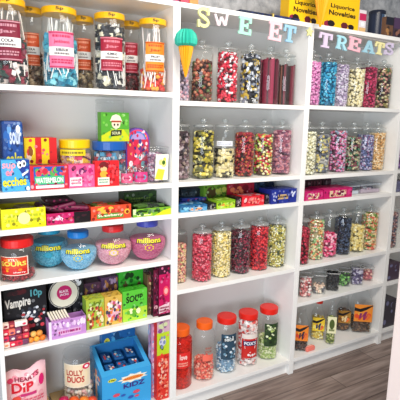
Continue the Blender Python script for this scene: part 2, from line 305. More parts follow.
# ------------------------------------------------------------------ tall yellow lidded jars, top left
def screw_jar(X, Y, z, R, H, lidcol, contents, where, cols, shape, size, fill, labart=None, lz=(.3, .75), la=(-.9, .9), sq=0, lidh=.022, sticks=None, neck=.9, liddark=None, name='sweet_jar', group=None, core=None, face=0, mt=None, labh=None, kind='jar', slabel=None):
    kk = int(X/.8); X = min(max(X, kk*.8+.0185+R), kk*.8+.7815-R) if X > .1 else X
    e = empty(name, (X, Y, z), (labh or 'plastic jar of %s, %s') % ((contents, where) if labh is None or '%s' in labh else ()), 'jar', group)
    zt = H-lidh-.004; b = MB()
    b.lathe([(R*.92, .0005), (R, .006), (R, zt*.86), (R*.97, zt*.92), (R*neck, zt*.98), (R*neck*.97, zt+.003)], mt or PL, 28, sq, capt=False); b.build('jar_body', e)
    b = MB(); r = R*neck+.003; b.lathe([(r, zt+.0005), (r+.001, zt+.004), (r+.001, H-.003), (r-.003, H), (.001, H)], mat(lidcol, .35) if isinstance(lidcol, str) else lidcol, 32, smooth=False)
    if liddark:
        mp = cylmap(r+.0015, -PI/2-.75, -PI/2+.35, zt+.002, H-.002); art(b, mp, [('t', liddark, .3, .2, .7, .9, '#4a3410')], seg=4)
    b.build('lid', e)
    if labart:
        b = MB(); c = -PI/2-.42+face
        if sq:
            w = R*1.02*(la[1]-la[0])/2*1.0; mp = planemap((-w+R*.0, -R-.0006, zt*lz[0]), (2*w, 0, 0), (0, 0, zt*(lz[1]-lz[0])), (0, -1, 0)); art(b, mp, labart, .0003)
        else: art(b, cylmap(R+.0006, c+la[0], c+la[1], zt*lz[0], zt*lz[1]), labart, .0004)
        b.build('paper_label', e)
    if cols: sweets((X, Y, z+.003), (R-.003)*(1 if not sq else .97), fill*zt, cols, shape, size, slabel or (contents+' in the jar '+where), sq=sq, core=core)
    if sticks:
        rr = random.Random(contents); b = MB(); n, c, z0, z1 = sticks
        for i in range(n):
            a = rr.uniform(0, 6.28); r = (R-.008)*rr.uniform(.55, 1); a2 = a+rr.uniform(-.6, .6); r2 = min(R*neck*.85, (R-.008))*rr.uniform(.5, 1)
            p = Vector((r*math.cos(a), r*math.sin(a), zt*(z0+rr.uniform(0, .15)))); q = Vector((r2*math.cos(a2), r2*math.sin(a2), zt*(z1-rr.uniform(0, .12))))
            T = Matrix.Translation(p) @ (q-p).to_track_quat('Z', 'Y').to_matrix().to_4x4(); b.box(-.0018, .0018, -.0018, .0018, 0, (q-p).length, c, 0, T)
        for i in range(n):
            a = rr.uniform(-PI, 0); a2 = a+rr.uniform(-.35, .35); r = R-.0042
            p = Vector((r*math.cos(a), r*math.sin(a), zt*rr.uniform(.05, .3))); q = Vector((r*math.cos(a2), r*math.sin(a2), p.z+.04+rr.random()*.04))
            T = Matrix.Translation(p) @ (q-p).to_track_quat('Z', 'Y').to_matrix().to_4x4(); b.box(-.0018, .0018, -.0018, .0018, 0, (q-p).length, c, 0, T)
        o = b.build('lolly_sticks', None, (X, Y, z)); tag(o, 'white sticks of the '+contents+', '+where, 'lolly sticks', None, 'stuff')
    return e
def toplabel(bg, a, t1, t2): return [('r', 0, 0, 1, 1, bg), ('sc', .15, .82, .85, .93, 1, 2, a), ('t', t1, .2, .66, .8, .77, a), ('r', .0, .34, 1, .58, '#ece8e4'), ('t', t2, .28, .46, .72, .54, '#2a2430'), ('sc', .22, .36, .78, .44, 1, 7, '#6a5c60'), ('sc', .1, .12, .9, .26, 2, 5, a), ('r', 0, .02, 1, .05, a), ('r', 0, .95, 1, .98, a)]
YL = '#f0b410'
Z1 = SH[0][0]
def topjar(u, v, w, vt, Y, *a, **k):
    p = at(u, v, Y); R = w/2*depth(p)/FPX; H = at(u, vt, Y-R).z-Z1
    return screw_jar(p.x, Y, Z1, R, min(H, .36), YL, *a, **k)
G1 = 'yellow lidded jars on the left top shelf'
topjar(9, 40, 35, -4, .08, 'black, green and white twisted chews', 'maroon label, at left photo edge', ['#1c2c30', '#f0e4e0', '#8c1c38', '#28443c', '#1c2c30'], 'twist', .026, .62, toplabel('#7c1230', '#c88c98', 'Jar', 'COLA'), (.30, .80), (-.75, .7), face=.22, sticks=(14, '#ece4dc', .5, .98), liddark='5p', group=G1)
topjar(31, 40, 24, 6, .205, 'brown cola chews', 'orange label, second from left edge', ['#8c7058', '#b09478', '#6a5040', '#c8b090'], 'ball', .02, .5, toplabel('#d4562c', '#f0a080', 'Jar', 'COLA'), (.30, .74), (-.7, .7), face=.2, liddark='5p', group=G1)
topjar(60, 45, 35, 5, .08, 'blue bubblegum lollies', 'pink label, left top shelf', ['#1c88a8', '#58b8cc', '#187490', '#88d0dc', '#2c9cb8'], 'cube', .022, .72, toplabel('#f07ca0', '#c02c58', 'Jenkinson', 'BUBBLEGUM'), (.26, .75), (-.7, .7), face=.28, sticks=(30, '#f0f0ec', .4, .98), liddark='5p', group=G1)
topjar(83, 48, 22, 15, .205, 'brown caramel lollies', 'orange label, behind blue lollies jar', ['#7c6850', '#a08868', '#544438', '#c8b48c'], 'ball', .02, .5, toplabel('#cc5028', '#f0a080', 'Jar', 'COLA'), (.30, .76), (-.7, .7), face=.15, liddark='5p', group=G1)
topjar(110, 52, 31, 11, .08, 'black and white humbug lollies', 'dark red label, left top shelf', ['#20242c', '#f0ece0', '#343840', '#e4dcc0', '#20242c'], 'twist', .024, .9, toplabel('#a01c34', '#d87c8c', 'Jar', 'HUMBUG'), (.27, .74), (-.72, .72), face=.22, sticks=(16, '#f0f0ec', .6, .98), liddark='5p', group=G1)
topjar(130, 55, 20, 20, .205, 'dark red cherry lollies', 'dark red label, second from right, top shelf', ['#5c1824', '#84242c', '#3c1018'], 'ball', .02, .5, toplabel('#a41c30', '#d87c8c', 'Jar', 'CHERRY'), (.30, .76), (-.7, .7), face=.15, liddark='5p', group=G1)
topjar(153, 55, 28, 17, .08, 'red and yellow fruit lollies', 'orange label, left top shelf right end', ['#c82c24', '#e8682c', '#e0302c', '#f0a83c'], 'ball', .022, .35, toplabel('#f08c28', '#c04c10', 'Jar', 'FRUIT'), (.30, .74), (-.7, .7), face=.2, sticks=(18, '#f4ece8', .2, .98), liddark='5p', group=G1)
# ------------------------------------------------------------------ cartons
def carton(name, label, cat, u0, u1, vt, z, Y, d, col, F=(), L=(), T=(), group=None, rz=0, open_top=False, fill=None, bev=.001):
    """front face spans photo columns u0..u1 on the plane y=Y, top edge at row vt"""
    z1 = at((u0+u1)/2, vt, Y).z; vm = vt+4
    x0 = at(u0, vm, Y).x; x1 = at(u1, vm, Y).x; kk = int(x0/.8); x1 = min(x1, kk*.8+.781); x0 = max(x0, kk*.8+.0185); w = x1-x0; h = max(z1-z, .006); b = MB()
    if not open_top: b.box(-w/2, w/2, -d/2, d/2, 0, h, col, bev)
    else:
        t = .002; hb = h*open_top
        b.box(-w/2, w/2, -d/2, -d/2+t, 0, h, col); b.box(-w/2, w/2, d/2-t, d/2, 0, hb, col); b.box(-w/2, -w/2+t, -d/2+t, d/2-t, 0, h, col); b.box(w/2-t, w/2, -d/2+t, d/2-t, 0, h, col); b.box(-w/2+t, w/2-t, -d/2+t, d/2-t, 0, t, col)
    busy = ['#%02x%02x%02x' % tuple(max(0, min(255, int(int(col.strip('#')[i:i+2], 16)*k+a))) for i in (0, 2, 4)) for k, a in ((.6, 0), (.8, 0), (.8, 55), (.6, 100), (1, 20))]
    for it, fc in ((F, 'F'), (L, 'L'), (T, 'T')):
        if it:
            it = list(it); j = 1 if it[0][0] == 'r' else 0
            it.insert(j, ('bl', 34, int(u0*3), min(.12, .008/w), min(.2, .008/h), 0, 0, 1, 1, busy)); art(b, boxmap(w, d, h, fc), it, .0004)
    o = b.build(name, None, ((x0+x1)/2, Y+d/2, z+.0005)); o.rotation_euler.z = rz; tag(o, label, cat, group)
    return o, (x0, x1, Y, Y+d, z, z+h)
def contents(bb, label, cols, shape_size, n, lift=0, name='sweets', seed=1, h=None, cat='sweets'):
    x0, x1, y0, y1, z0, z1 = bb; R = random.Random(seed); b = MB(); sx, sy, sz = shape_size; H = (h or (z1-z0))
    cs = [mat(c, .35) for c in cols]; m = .006
    b.box(x0+m, x1-m, y0+m, y1-m, z0+.003, z0+H*.55, cs[0])
    for i in range(n):
        p = Vector((R.uniform(x0+m+sx*.7, x1-m-sx*.7), R.uniform(y0+m+sy*.6, y1-m-sy*.6), z0+H*R.uniform(.55, .9)+lift))
        T = Matrix.Translation(p) @ Matrix.Rotation(R.uniform(-.4, .4), 4, 'Z') @ Matrix.Rotation(R.uniform(-.25, .25), 4, 'X'); b.box(-sx/2, sx/2, -sy/2, sy/2, -sz/2, sz/2, R.choice(cs), min(sz, sy, sx)*.3, T)
    return tag(b.build(name), label, cat, None, 'stuff')
Z2 = SH[0][1]
def fr(c, o=.02): return [('r', 0, 0, 1, o*2, c), ('r', 0, 1-o*2, 1, 1, c)]
# second shelf of the left bookcase
carton('sweet_carton', 'dark blue carton with rounded top and yellow lettering, behind the tongue-face box', 'box', 1, 23, 121, Z2, .09, .12, '#1c4890',
  [('r', 0, 0, 1, .45, '#16386c'), ('bl', 9, 4, .12, .09, .05, .55, .95, .98, ['#2c68b8', '#68a0d8', '#123064']), ('t', 'sour', .35, .66, .9, .84, '#ccd8ec'), ('t', 'eaks', .15, .36, .9, .54, '#d8cc3c'), ('e', .75, .88, .1, .06, '#f0f0f0')], bev=.012)
carton('sweet_carton', 'bright blue box with a googly-eyed tongue face and yellow lettering', 'box', 1, 29.5, 160, Z2, .025, .06, '#2c8cd0',
  [('r', 0, 0, 1, 1, '#48a8e0'), ('p', [(.5, 1), (1, 1), (1, .25), (.78, .45), (.62, .7)], '#1c3c90'), ('t', 'sup', .03, .66, .5, .9, '#f0a4b4'), ('t', 'er', .14, .5, .42, .66, '#ec90a8'), ('t', 'ecches', .02, .16, .86, .44, '#e8dc20', .03),
   ('e', .64, .84, .085, .11, '#ffffff'), ('e', .78, .88, .09, .11, '#ffffff'), ('e', .66, .83, .035, .05, '#101020'), ('e', .80, .88, .035, .05, '#101020'), ('p', [(.70, .55), (.95, .68), (.93, .60), (.72, .47)], '#f0f0f0'), ('e', .9, .08, .06, .07, '#e8f0f8')])
carton('sweet_carton', 'red and yellow vertically striped carton standing behind the watermelon box', 'box', 24, 56.5, 138, Z2, .13, .10, '#d8202c',
  [('r', 0, .0, 1, 1, '#e8c818'), ('r', .33, 0, .52, 1, '#cc2024'), ('r', .76, 0, 1, 1, '#cc2024'), ('bl', 8, 7, .09, .12, .02, .5, .34, .9, ['#d82838', '#f0d8c0', '#8c5020', '#f4e060']), ('r', 0, .0, 1, .36, '#7c6828'), ('bl', 18, 9, .05, .06, 0, .0, 1, .38, ['#3c3820', '#a87c28', '#d0b040', '#682818'])])
carton('sweet_carton', 'blue and red box with WATERMELON across a green and white banner', 'box', 29.5, 68, 165.5, Z2, .025, .07, '#d02438',
  [('r', 0, 0, 1, 1, '#d02438'), ('r', .1, .2, .9, .95, '#2858b0'), ('bl', 12, 3, .08, .15, .08, .5, .9, .98, ['#c82440', '#78b8e0', '#2c4ca0', '#e83c50', '#58a850']), ('r', .12, .22, .88, .56, '#48b87c'), ('t', 'WATERMELON', .14, .28, .86, .5, '#f4f8f0'), ('r', .14, .06, .88, .18, '#e8e0ec'), ('e', .05, .14, .04, .08, '#f0a0a8')],
  T=[('bl', 20, 5, .1, .12, 0, 0, 1, 1, ['#384048', '#c8a830', '#2c5898', '#702030'])])
p = at(77, 150, .15)
screw_jar(p.x-.004, .172, Z2, .075, .198, '#f0c808', 'mixed bright wrapped sweets', 'with a wide yellow lid, behind the pink box', ['#e0b8a8', '#d84c6c', '#58a048', '#f0e0d0', '#8c3c8c', '#e8c040'], 'cube', .024, .85, lidh=.034, neck=.86, mt=PL, labart=[('r', 0, .35, 1, 1, '#e4d020'), ('sc', .1, .5, .9, .85, 1, 4, '#7c7018')], lz=(.72, .98), la=(-.8, .8))
carton('sweet_carton', 'pink box with a white label and dark flowers, left of the red box', 'box', 68.5, 94.5, 165, Z2, .025, .07, '#e84888',
  [('r', 0, 0, 1, 1, '#e85890'), ('bl', 9, 12, .1, .16, 0, .45, .95, 1, ['#c0246c', '#7c3068', '#f490b8', '#401c3c']), ('r', .04, .08, .5, .46, '#f4e4e4'), ('sc', .08, .14, .46, .4, 2, 1, '#d06c80'), ('bl', 5, 2, .07, .12, .55, .1, .98, .6, ['#f080a8', '#d83878'])])
p = at(108.5, 150, .13)
j = screw_jar(p.x+.004, .13, Z2, .075, .192, '#1c58a8', 'mixed white and blue wrapped sweets', 'blue lid, under the green box', ['#e4e8ec', '#48586c', '#4c9cc0', '#c8d0d4', '#c84c5c'], 'cube', .02, .9, lidh=.036, neck=.97, mt=PL)
zl = Z2+.192
carton('sweet_carton', 'green and yellow box with a hatted head, standing on the blue lidded jar', 'box', 100.5, 129, 112.5, zl, .085, .045, '#58a82c',
  [('r', 0, 0, 1, 1, '#50a030'), ('r', 0, 0, 1, .42, '#c4cc1c'), ('p', [(0, .42), (0, .2), (.4, .42)], '#50a030'), ('p', [(.8, .42), (1, .42), (1, .15)], '#8cbc28'), ('e', .52, .62, .16, .18, '#ecd8bc'), ('p', [(.3, .70), (.74, .70), (.66, .88), (.52, .94), (.38, .88)], '#e8dcc4'), ('r', .36, .66, .7, .72, '#a84830'), ('e', .46, .58, .03, .04, '#202018'), ('e', .58, .58, .03, .04, '#202018'), ('p', [(.32, .18), (.7, .22), (.72, .4), (.34, .38)], '#20281c'), ('t', 'SOUR', .37, .24, .67, .34, '#d8dca8')], rz=.05)
p = at(110, 108, .20)
b = MB(); b.lathe([(.062, .0005), (.066, .005), (.066, .165), (.06, .17)], PL, 24, capt=False)
o = b.build('jar_body', empty('plastic_tub', (p.x+.0, .205, zl+.0005), 'tall clear empty plastic tub behind the green and yellow box', 'tub')); 
b = MB(); b.lathe([(.063, .171), (.067, .173), (.067, .184), (.06, .187)], PL, 24); b.build('lid', o.parent)
carton('sweet_carton', 'red box with a round-faced figure and white label, right of the pink box', 'box', 95, 119, 161, Z2, .02, .035, '#d81c28',
  [('r', 0, 0, 1, 1, '#dc2028'), ('e', .35, .78, .2, .2, '#702024'), ('e', .35, .68, .14, .1, '#e8b880'), ('e', .35, .48, .16, .14, '#e8a838'), ('r', .1, .06, .58, .36, '#ece8d8'), ('sc', .14, .12, .54, .32, 2, 8, '#70a088'), ('bl', 4, 3, .08, .12, .6, .2, .98, .9, ['#e84048', '#b81820'])])
# domed rainbow package: extruded arch
p0 = at(126, 160, .12); p1 = at(149.5, 160, .12); zt = at(138, 128, .12).z
w = p1.x-p0.x; h = zt-Z2; b = MB(); pts = [(-w/2, 0), (w/2, 0)]+[(w/2*math.cos(a*PI/12), h-w/2*.9+w/2*.9*math.sin(a*PI/12)) for a in range(13)]
n = len(pts); b.add([(x, -.02, z) for x, z in pts]+[(x, .02, z) for x, z in pts], [tuple(range(n)), tuple(reversed(range(n, 2*n)))]+[((i+1) % n, i, n+i, n+(i+1) % n) for i in range(n)], '#5c3890')
mp = planemap((0, -.02, 0), (w, 0, 0), (0, 0, h), (0, -1, 0)); hc = 1-w*.45/h
rings = [('p', [(r*.5*math.cos(a*PI/12), hc+r*(1-hc)*math.sin(a*PI/12)) for a in range(13)], c) for r, c in ((.95, '#6c48a0'), (.85, '#e8406c'), (.72, '#3c78c0'), (.58, '#a890c8'))]
art(b, mp, rings+[('p', [(-.45, .02), (.45, .02), (.45, hc), (-.45, hc)], '#c02c48'), ('bl', 26, 5, .1, .07, -.45, .02, .45, .85, ['#e84868', '#f0e0e4', '#c81c40', '#483880', '#70b0b8', '#902060']), ('bl', 60, 8, .05, .035, -.48, .02, .48, .97, ['#c81c40', '#f0c8d0', '#30286c', '#58a0a8', '#d8a040', '#701848'])], .0004)
tag(b.build('sweet_bag', None, ((p0.x+p1.x)/2, .14, Z2+.0005)), 'arched rainbow package in purple, red and blue behind the small pink tubs', 'package')
for (u0, u1, vt, lb, cc) in ((121, 133.5, 168, 'small clear tub with plain pink label, right of the red box', ['#e05880', '#f4c8d4']), (134, 148.5, 166, 'small clear tub with pink and blue label, left of the clear box with yellow card', ['#d83c80', '#58a8c8'])):
    pm = at((u0+u1)/2, 175, .04); R = (u1-u0)/2*depth(pm)/FPX; H = at((u0+u1)/2, vt, .02).z-Z2
    e = empty('sweet_tub', (pm.x, .045, Z2), lb, 'tub', 'small clear tubs'); b = MB(); b.lathe([(R*.9, .0005), (R, H*.8)], PL, 20, capt=False); b.build('tub_body', e)
    b = MB(); b.lathe([(R*1.02, H*.8), (R*1.03, H*.82), (R*1.03, H), (R*.9, H+.002)], PL, 20); b.build('lid', e)
    b = MB(); art(b, cylmap(R+.0006, -PI/2-1.4, -PI/2+.7, H*.12, H*.68), [('r', 0, 0, 1, 1, cc[0]), ('e', .5, .5, .36, .3, cc[1]), ('sc', .25, .35, .75, .65, 1, 3, '#a82050')], .0004); b.build('paper_label', e)
# clear box with yellow patterned card
p0 = at(149.5, 165, .03); p1 = at(170, 165, .03); p1.x = min(p1.x, .778); w = p1.x-p0.x; h = at(160, 147, .03).z-Z2
e = empty('plastic_box', ((p0.x+p1.x)/2, .075, Z2), 'clear plastic box with a yellow and white patterned card in front, at the shelf end', 'box'); b = MB(); b.box(-w/2, w/2, -.045, .045, .0005, h*.94, PL, .003); b.build('box_body', e)
b = MB(); b.box(-w/2-.002, w/2+.002, -.047, .047, h*.94+.001, h, PL, .002); b.build('lid', e)
b = MB(); mp = planemap((-w*.24, -.0475, h*.08), (w*.68, 0, 0), (-w*-.06, 0, h*.72), (0, -1, 0)); art(b, mp, [('r', 0, 0, 1, 1, '#eeeedd'), ('p', [(0, .05), (.6, 0), (.75, .4), (.2, .45)], '#f0d040'), ('bl', 4, 2, .2, .14, .2, .3, .9, .95, ['#e8d83c', '#6c9c28', '#f0e480']), ('e', .62, .68, .13, .09, '#3c6820')], .0003); b.build('paper_card', e)
o = MB(); 
sweets(((p0.x+p1.x)/2, .075, Z2+.003), min(w/2, .045)-.004, h*.8, ['#c8a8b8', '#a87890', '#d8d0dc', '#8c6c8c'], 'ball', .016, 'mauve and white sweets in the clear box with yellow card')
# ---------------- third shelf, left bookcase
Z3 = SH[0][2]
o, bb = carton('display_tray', 'yellow open tray of flat packets at the left end', 'tray', 1, 45.5, 208.5, Z3, .01, .16, '#e8e020', [('r', 0, 0, 1, 1, '#f0e81c'), ('sc', .05, .3, .9, .75, 2, 4, '#b8c020'), ('r', 0, 0, 1, .12, '#d8d00c'), ('e', .5, .5, .14, .3, '#f8f4a0')], open_top=.95)
contents(bb, 'beige flat packets lying in the yellow tray', ['#a89c70', '#c0b480', '#98907c'], (.06, .03, .006), 16, seed=3)
o, bb = carton('display_tray', 'magenta open tray with a black end panel, beside the yellow tray', 'tray', 46.5, 90, 212.5, Z3, .015, .15, '#b81458', [('r', 0, 0, 1, 1, '#c0185c'), ('bl', 5, 2, .06, .18, .05, .1, .34, .9, ['#f0c8dc', '#5c1030', '#e890b8']), ('t', 'cherry', .12, .28, .38, .74, '#f8e8ec'), ('sc', .4, .3, .6, .6, 1, 3, '#e04c54'), ('r', .62, 0, 1, 1, '#181014'), ('bl', 4, 5, .05, .12, .64, .1, .98, .9, ['#3c1824', '#282020'])], open_top=.9)
for i, (uu, zz, ry, cc) in enumerate(((49, .062, .25, '#4c1428'), (61, .070, -.2, '#701840'), (74, .058, .12, '#701c40'), (56, .098, .05, '#2c0c18'))):
    q = at(uu, 205, .09); b = MB(); b.box(-.055, .055, -.05, .05, -.011, .011, cc, .009, Matrix.Rotation(ry, 4, 'Y')); art(b, planemap((-.04, -.0505, -.008), (.08, 0, 0), (0, 0, .016), (0, -1, 0)), [('bl', 5, i, .08, .3, 0, 0, 1, 1, ['#8c2450', '#20101c'])])
    tag(b.build('sweet_bag', None, (q.x, .09, Z3+zz)), ['dark maroon sweet bag at the left of the heap', 'plum sweet bag in the middle of the heap', 'cherry coloured sweet bag at the right of the heap', 'nearly black sweet bag on top of the heap'][i]+' in the magenta tray', 'bag', 'sweet bags in the magenta tray')
o, bb = carton('display_tray', 'red and orange open tray of chew bars with green banner lettering', 'tray', 91, 131, 205.5, Z3, .015, .14, '#d84020', [('r', 0, 0, 1, 1, '#e04c2c'), ('bl', 10, 8, .1, .28, .0, .2, 1, 1, ['#f0b840', '#d82c24', '#f0d878', '#c83c28']), ('r', .14, .12, .8, .46, '#5c8c34'), ('t', 'Strawberry', .16, .18, .78, .42, '#f0f0d0')], open_top=.8)
contents(bb, 'red, green and cream wrapped chews in the red and orange tray', ['#b8442c', '#e8c878', '#7c9c3c', '#e86040'], (.05, .016, .012), 30, seed=5)
o, bb = carton('display_tray', 'dark green open tray with lime front edge and end', 'tray', 133, 171, 208, Z3, .01, .14, '#2c5c20', [('r', 0, 0, 1, 1, '#7cb42c'), ('r', 0, .3, .08, 1, '#d8e8b0'), ('r', .1, .05, .5, .35, '#c8e048'), ('sc', .1, .1, .45, .3, 1, 3, '#f4f8d8'), ('p', [(.55, 0), (1, 0), (1, .8), (.8, .6)], '#dce428'), ('bl', 5, 4, .09, .16, .1, .42, .8, .98, ['#1c3814', '#3c7020', '#284c1c'])], open_top=.9)
contents(bb, 'dark green chew bars stacked in the lime edged tray', ['#1c3018', '#2c4820', '#18241c', '#486c2c'], (.055, .02, .01), 34, lift=.012, seed=6)
carton('sweet_carton', 'dark green carton with faint lettering behind the lime edged tray', 'box', 124, 158, 191.5, Z3, .17, .08, '#243c1c', [('r', 0, 0, 1, 1, '#2a4420'), ('bl', 12, 9, .1, .14, 0, 0, 1, 1, ['#1c2c18', '#48702c', '#304c3c']), ('sc', .2, .4, .8, .7, 2, 6, '#6c8c3c')])
# ---------------- fourth shelf: round tubs
Z4 = SH[0][3]
p = at(18, 258, .07)
screw_jar(p.x, .075, Z4, .071, .176, '#d82020', 'dark red jelly sweets', 'red lid, at the left of globe tubs', ['#8c1420', '#6c0c18', '#a82430', '#c03c40'], 'ball', .013, .22,
  [('r', 0, 0, 1, 1, '#f4e0d0'), ('r', .04, .04, .96, .96, '#d02824'), ('r', .04, .38, .96, .96, '#d84424'), ('bl', 16, 4, .08, .08, .05, .1, .95, .95, ['#f0b020', '#e02020', '#f08028', '#b81820']), ('t', 'XTRA', .34, .76, .66, .9, '#f8f0d0'), ('t', 'SOURS', .08, .5, .92, .74, '#f8e060', .02), ('t', 'cherry', .5, .12, .9, .22, '#f8e8e0')], (.22, .78), (-.85, .85), neck=.86, lidh=.03, name='sweet_jar')
def globe(u, v, w, Y, lid, cols, top, where):
    pt = at(u, v, Y); R = w/2*depth(pt)/FPX*1.02; k = .98; hz = R*k; pt.x = min(pt.x, .7805-R)
    e = empty('globe_jar', (pt.x, Y, Z4), 'round globe-shaped tub of '+where, 'jar', 'round millions tubs')
    prof = [(R*math.cos(t), hz*1.0+hz*math.sin(t)) for t in [(-68+i*8)*PI/180 for i in range(17)]]; prof = [(R*.36, .0005)]+prof+[(R*.5, hz*2-.010)]
    b = MB(); b.lathe(prof, PL, 36, capt=False); b.build('jar_body', e)
    b = MB(); zt = hz*2-.0095; b.lathe([(R*.56, zt), (R*.58, zt+.004), (R*.58, zt+.026), (R*.5, zt+.03)], mat(lid, .3), 32, smooth=False); b.build('lid', e)
    def mp(x, y, o):
        a = -PI/2-.30+x*1.0; t = y*.75; return ((R+.0006+o)*math.cos(a)*math.cos(t), (R+.0006+o)*math.sin(a)*math.cos(t), hz+(hz+.0006+o)*math.sin(t))
    b = MB(); art(b, mp, [('t', 'millions', -.72, .12, .72, .62, '#181c18'), ('t', 'millions', -.67, .18, .67, .56, '#e8e038'), ('st', 0, -.14, .28, .28, 8, '#e8d030' if top else '#1c8c98'), ('e', 0, -.14, .18, .18, cols[1])], .0006); b.build('printed_logo', e)
    rr = random.Random(u); b = MB(); ft = .80 if top else .95
    pr = [(r*.955, z) for r, z in prof if z < hz*2*.62*ft*1.25]; pr[0] = (pr[0][0], .003); b.lathe(pr, mat(cols[0], .6), 28)
    for i in range(1500):
        z = rr.uniform(.05, .97)*pr[-1][1]; t = (z-hz)/hz; r = R*math.sqrt(max(0, 1-t*t))*.962; a = rr.uniform(-PI, 0.4) ; s = .0028
        b.add([Vector((r*math.cos(a), r*math.sin(a), z))+v*s for v in (Vector((1, 0, 0)), Vector((-1, 0, 0)), Vector((0, 1, 0)), Vector((0, -1, 0)), Vector((0, 0, 1)), Vector((0, 0, -1)))], [(0, 2, 4), (2, 1, 4), (1, 3, 4), (3, 0, 4), (2, 0, 5), (1, 2, 5), (3, 1, 5), (0, 3, 5)], mat(rr.choice(cols), .5))
    o = b.build('sweets', None, (pt.x, Y, Z4)); tag(o, 'tiny '+where.split(',')[0]+' filling the globe tub '+where.split(',')[1], 'sweets', None, 'stuff')
globe(50, 252, 36, .175, '#2c9cc0', ['#4cb0cc', '#2c90b0', '#70c8dc'], 0, 'blue ball sweets, set back beside the red lidded jar')
globe(78.5, 251, 35, .08, '#1c78c8', ['#88c8e4', '#68b4d8', '#b0dcf0'], 1, 'pale blue ball sweets, with a bright blue lid')
globe(113, 245, 36, .08, '#d82c30', ['#e8a8b8', '#f0c4cc', '#d88ca0'], 1, 'pale pink ball sweets, with a red lid')
globe(148, 242, 36, .08, '#4850b4', ['#d0608c', '#b8487c', '#e088a8'], 1, 'deep pink ball sweets, with a violet blue lid')
# ---------------- fifth shelf, left bookcase
Z5 = SH[0][4]
BK = '#14141a'
carton('sweet_carton', 'black carton with vampire lettering and a blue 10p at the left end', 'box', 3, 46, 287, Z5, .07, .10, BK,
  [('t', 'Vampire', .02, .58, .62, .80, '#e0dcd4', .02), ('t', '10p', .62, .76, .9, .93, '#58a8b0'), ('bl', 16, 6, .07, .05, .05, .84, .6, .98, ['#50141c', '#301018']), ('bl', 26, 21, .05, .035, .3, .3, .98, .62, ['#7c8490', '#c8ccd4', '#30343e', '#a03038']), ('e', .62, .46, .16, .12, '#1c2030'), ('e', .55, .5, .03, .03, '#f0f0f0'), ('e', .7, .5, .03, .03, '#f0f0f0'), ('e', .6, .38, .06, .03, '#c02830'), ('bl', 14, 8, .07, .05, .05, .18, .95, .4, ['#c83c48', '#e8a8a0', '#f0e4dc', '#882430'])])
RR = random.Random(11)
cols5 = ['#f8ece4', '#983040', '#70405c', '#e84c50', '#f07c68', '#f4b0a8', '#e8385c', '#f0946c', '#f8dcd0', '#d82c48', '#7c3c60']
nk = 0
for lay in range(4):
    for i in range(4):
        x = at(6+i*6.5, 335, .02).x+RR.uniform(-.003, .003); zz = Z5+.003+lay*.0262; yy = .028 if lay < 3 else .04
        b = MB(); b.box(-.014, .014, -.012, .012, 0, .0245, RR.choice(cols5), .005, Matrix.Rotation(RR.uniform(-.12, .12), 4, 'Z')); art(b, planemap((-.009, -.0125, .006), (.018, 0, 0), (0, 0, .012), (0, -1, 0)), [('e', .5, .5, .4, .4, RR.choice(cols5))])
        cw = ['bottom', 'second', 'third', 'top'][lay]; cx = ['first', 'second', 'third', 'fourth'][i]
        tag(b.build('wrapped_chew', None, (x, yy, zz)), 'wrapped chew, %s layer, %s from left, in front of the black vampire carton' % (cw, cx), 'sweet', 'wrapped chews piled in front of the black carton')
for i, (u, vz, c) in enumerate(((31, 0, '#e88c28'), (37, 0, '#f0a83c'), (43, 0, '#e07820'), (34, 1, '#f0b860'), (40, 1, '#e89840'))):
    x = at(u, 336, .02).x; b = MB(); b.lathe([(.004, 0), (.011, .003), (.014, .011), (.011, .020), (.004, .023)], mat(c, .4), 12)
    tag(b.build('orange_sweet', None, (x, .03, Z5+.001+vz*.0235)), ['leftmost orange sweet on the shelf board', 'middle orange sweet on the shelf board', 'rightmost orange sweet on the shelf board', 'left orange sweet of the upper pair', 'right orange sweet of the upper pair'][i]+', left of the purple stick tray', 'sweet', 'orange sweets beside the stick tray')
# black carton and white tub behind
carton('sweet_carton', 'black carton standing behind the purple stick tray', 'box', 48, 83, 273, Z5, .135, .06, '#20222a', [('r', 0, 0, 1, 1, '#24262e'), ('bl', 6, 2, .06, .04, .8, .5, .98, .98, ['#c8c8d0', '#3c4250'])])
p = at(65, 297, .09); b = MB()
R_ = .068; b.lathe([(.001, 0), (R_, 0), (R_, .006), (.001, .0061)], mat('#e8e4d8'), 36, smooth=False)
M_ = planemap((0, 0, .0062), (R_, 0, 0), (0, R_, 0), (0, 0, 1)); art(b, M_, [('e', 0, 0, .98, .98, '#3a3c44'), ('e', 0, 0, .92, .92, '#ddd8c4'), ('e', .02, .05, .5, .5, '#c01c64'), ('t', 'BLACK', -.3, .06, .3, .24, '#f0e0e8'), ('t', 'JACKS', -.3, -.18, .3, 0, '#f0e0e8')], .0004)
o = b.build('round_sign', None, (p.x, .112, Z5+.165)); o.rotation_euler.x = PI/2-.08; tag(o, 'cream disc with a magenta centre and white lettering on the black carton front', 'sign')
carton('sweet_carton', 'slim black carton edge with white paw print behind the cream disc', 'box', 72, 83.5, 277, Z5, .115, .018, '#181a20', [('e', .5, .88, .3, .07, '#d8dce0'), ('e', .3, .94, .1, .03, '#f0f0f0')])
o, bb = carton('display_tray', 'purple and white open tray holding white sweet sticks', 'tray', 48.5, 86, 319, Z5, .01, .075, '#c088cc', [('r', 0, 0, 1, 1, '#c48ccc'), ('bl', 14, 4, .05, .2, .1, .45, 1, 1, ['#e8c8e8', '#a05cb0', '#f0e0f0']), ('r', .22, .15, .86, .45, '#e0b0d8'), ('sc', .25, .2, .84, .42, 1, 4, '#b03c80'), ('r', 0, 0, .07, 1, '#ecdcf0')], open_top=.9)
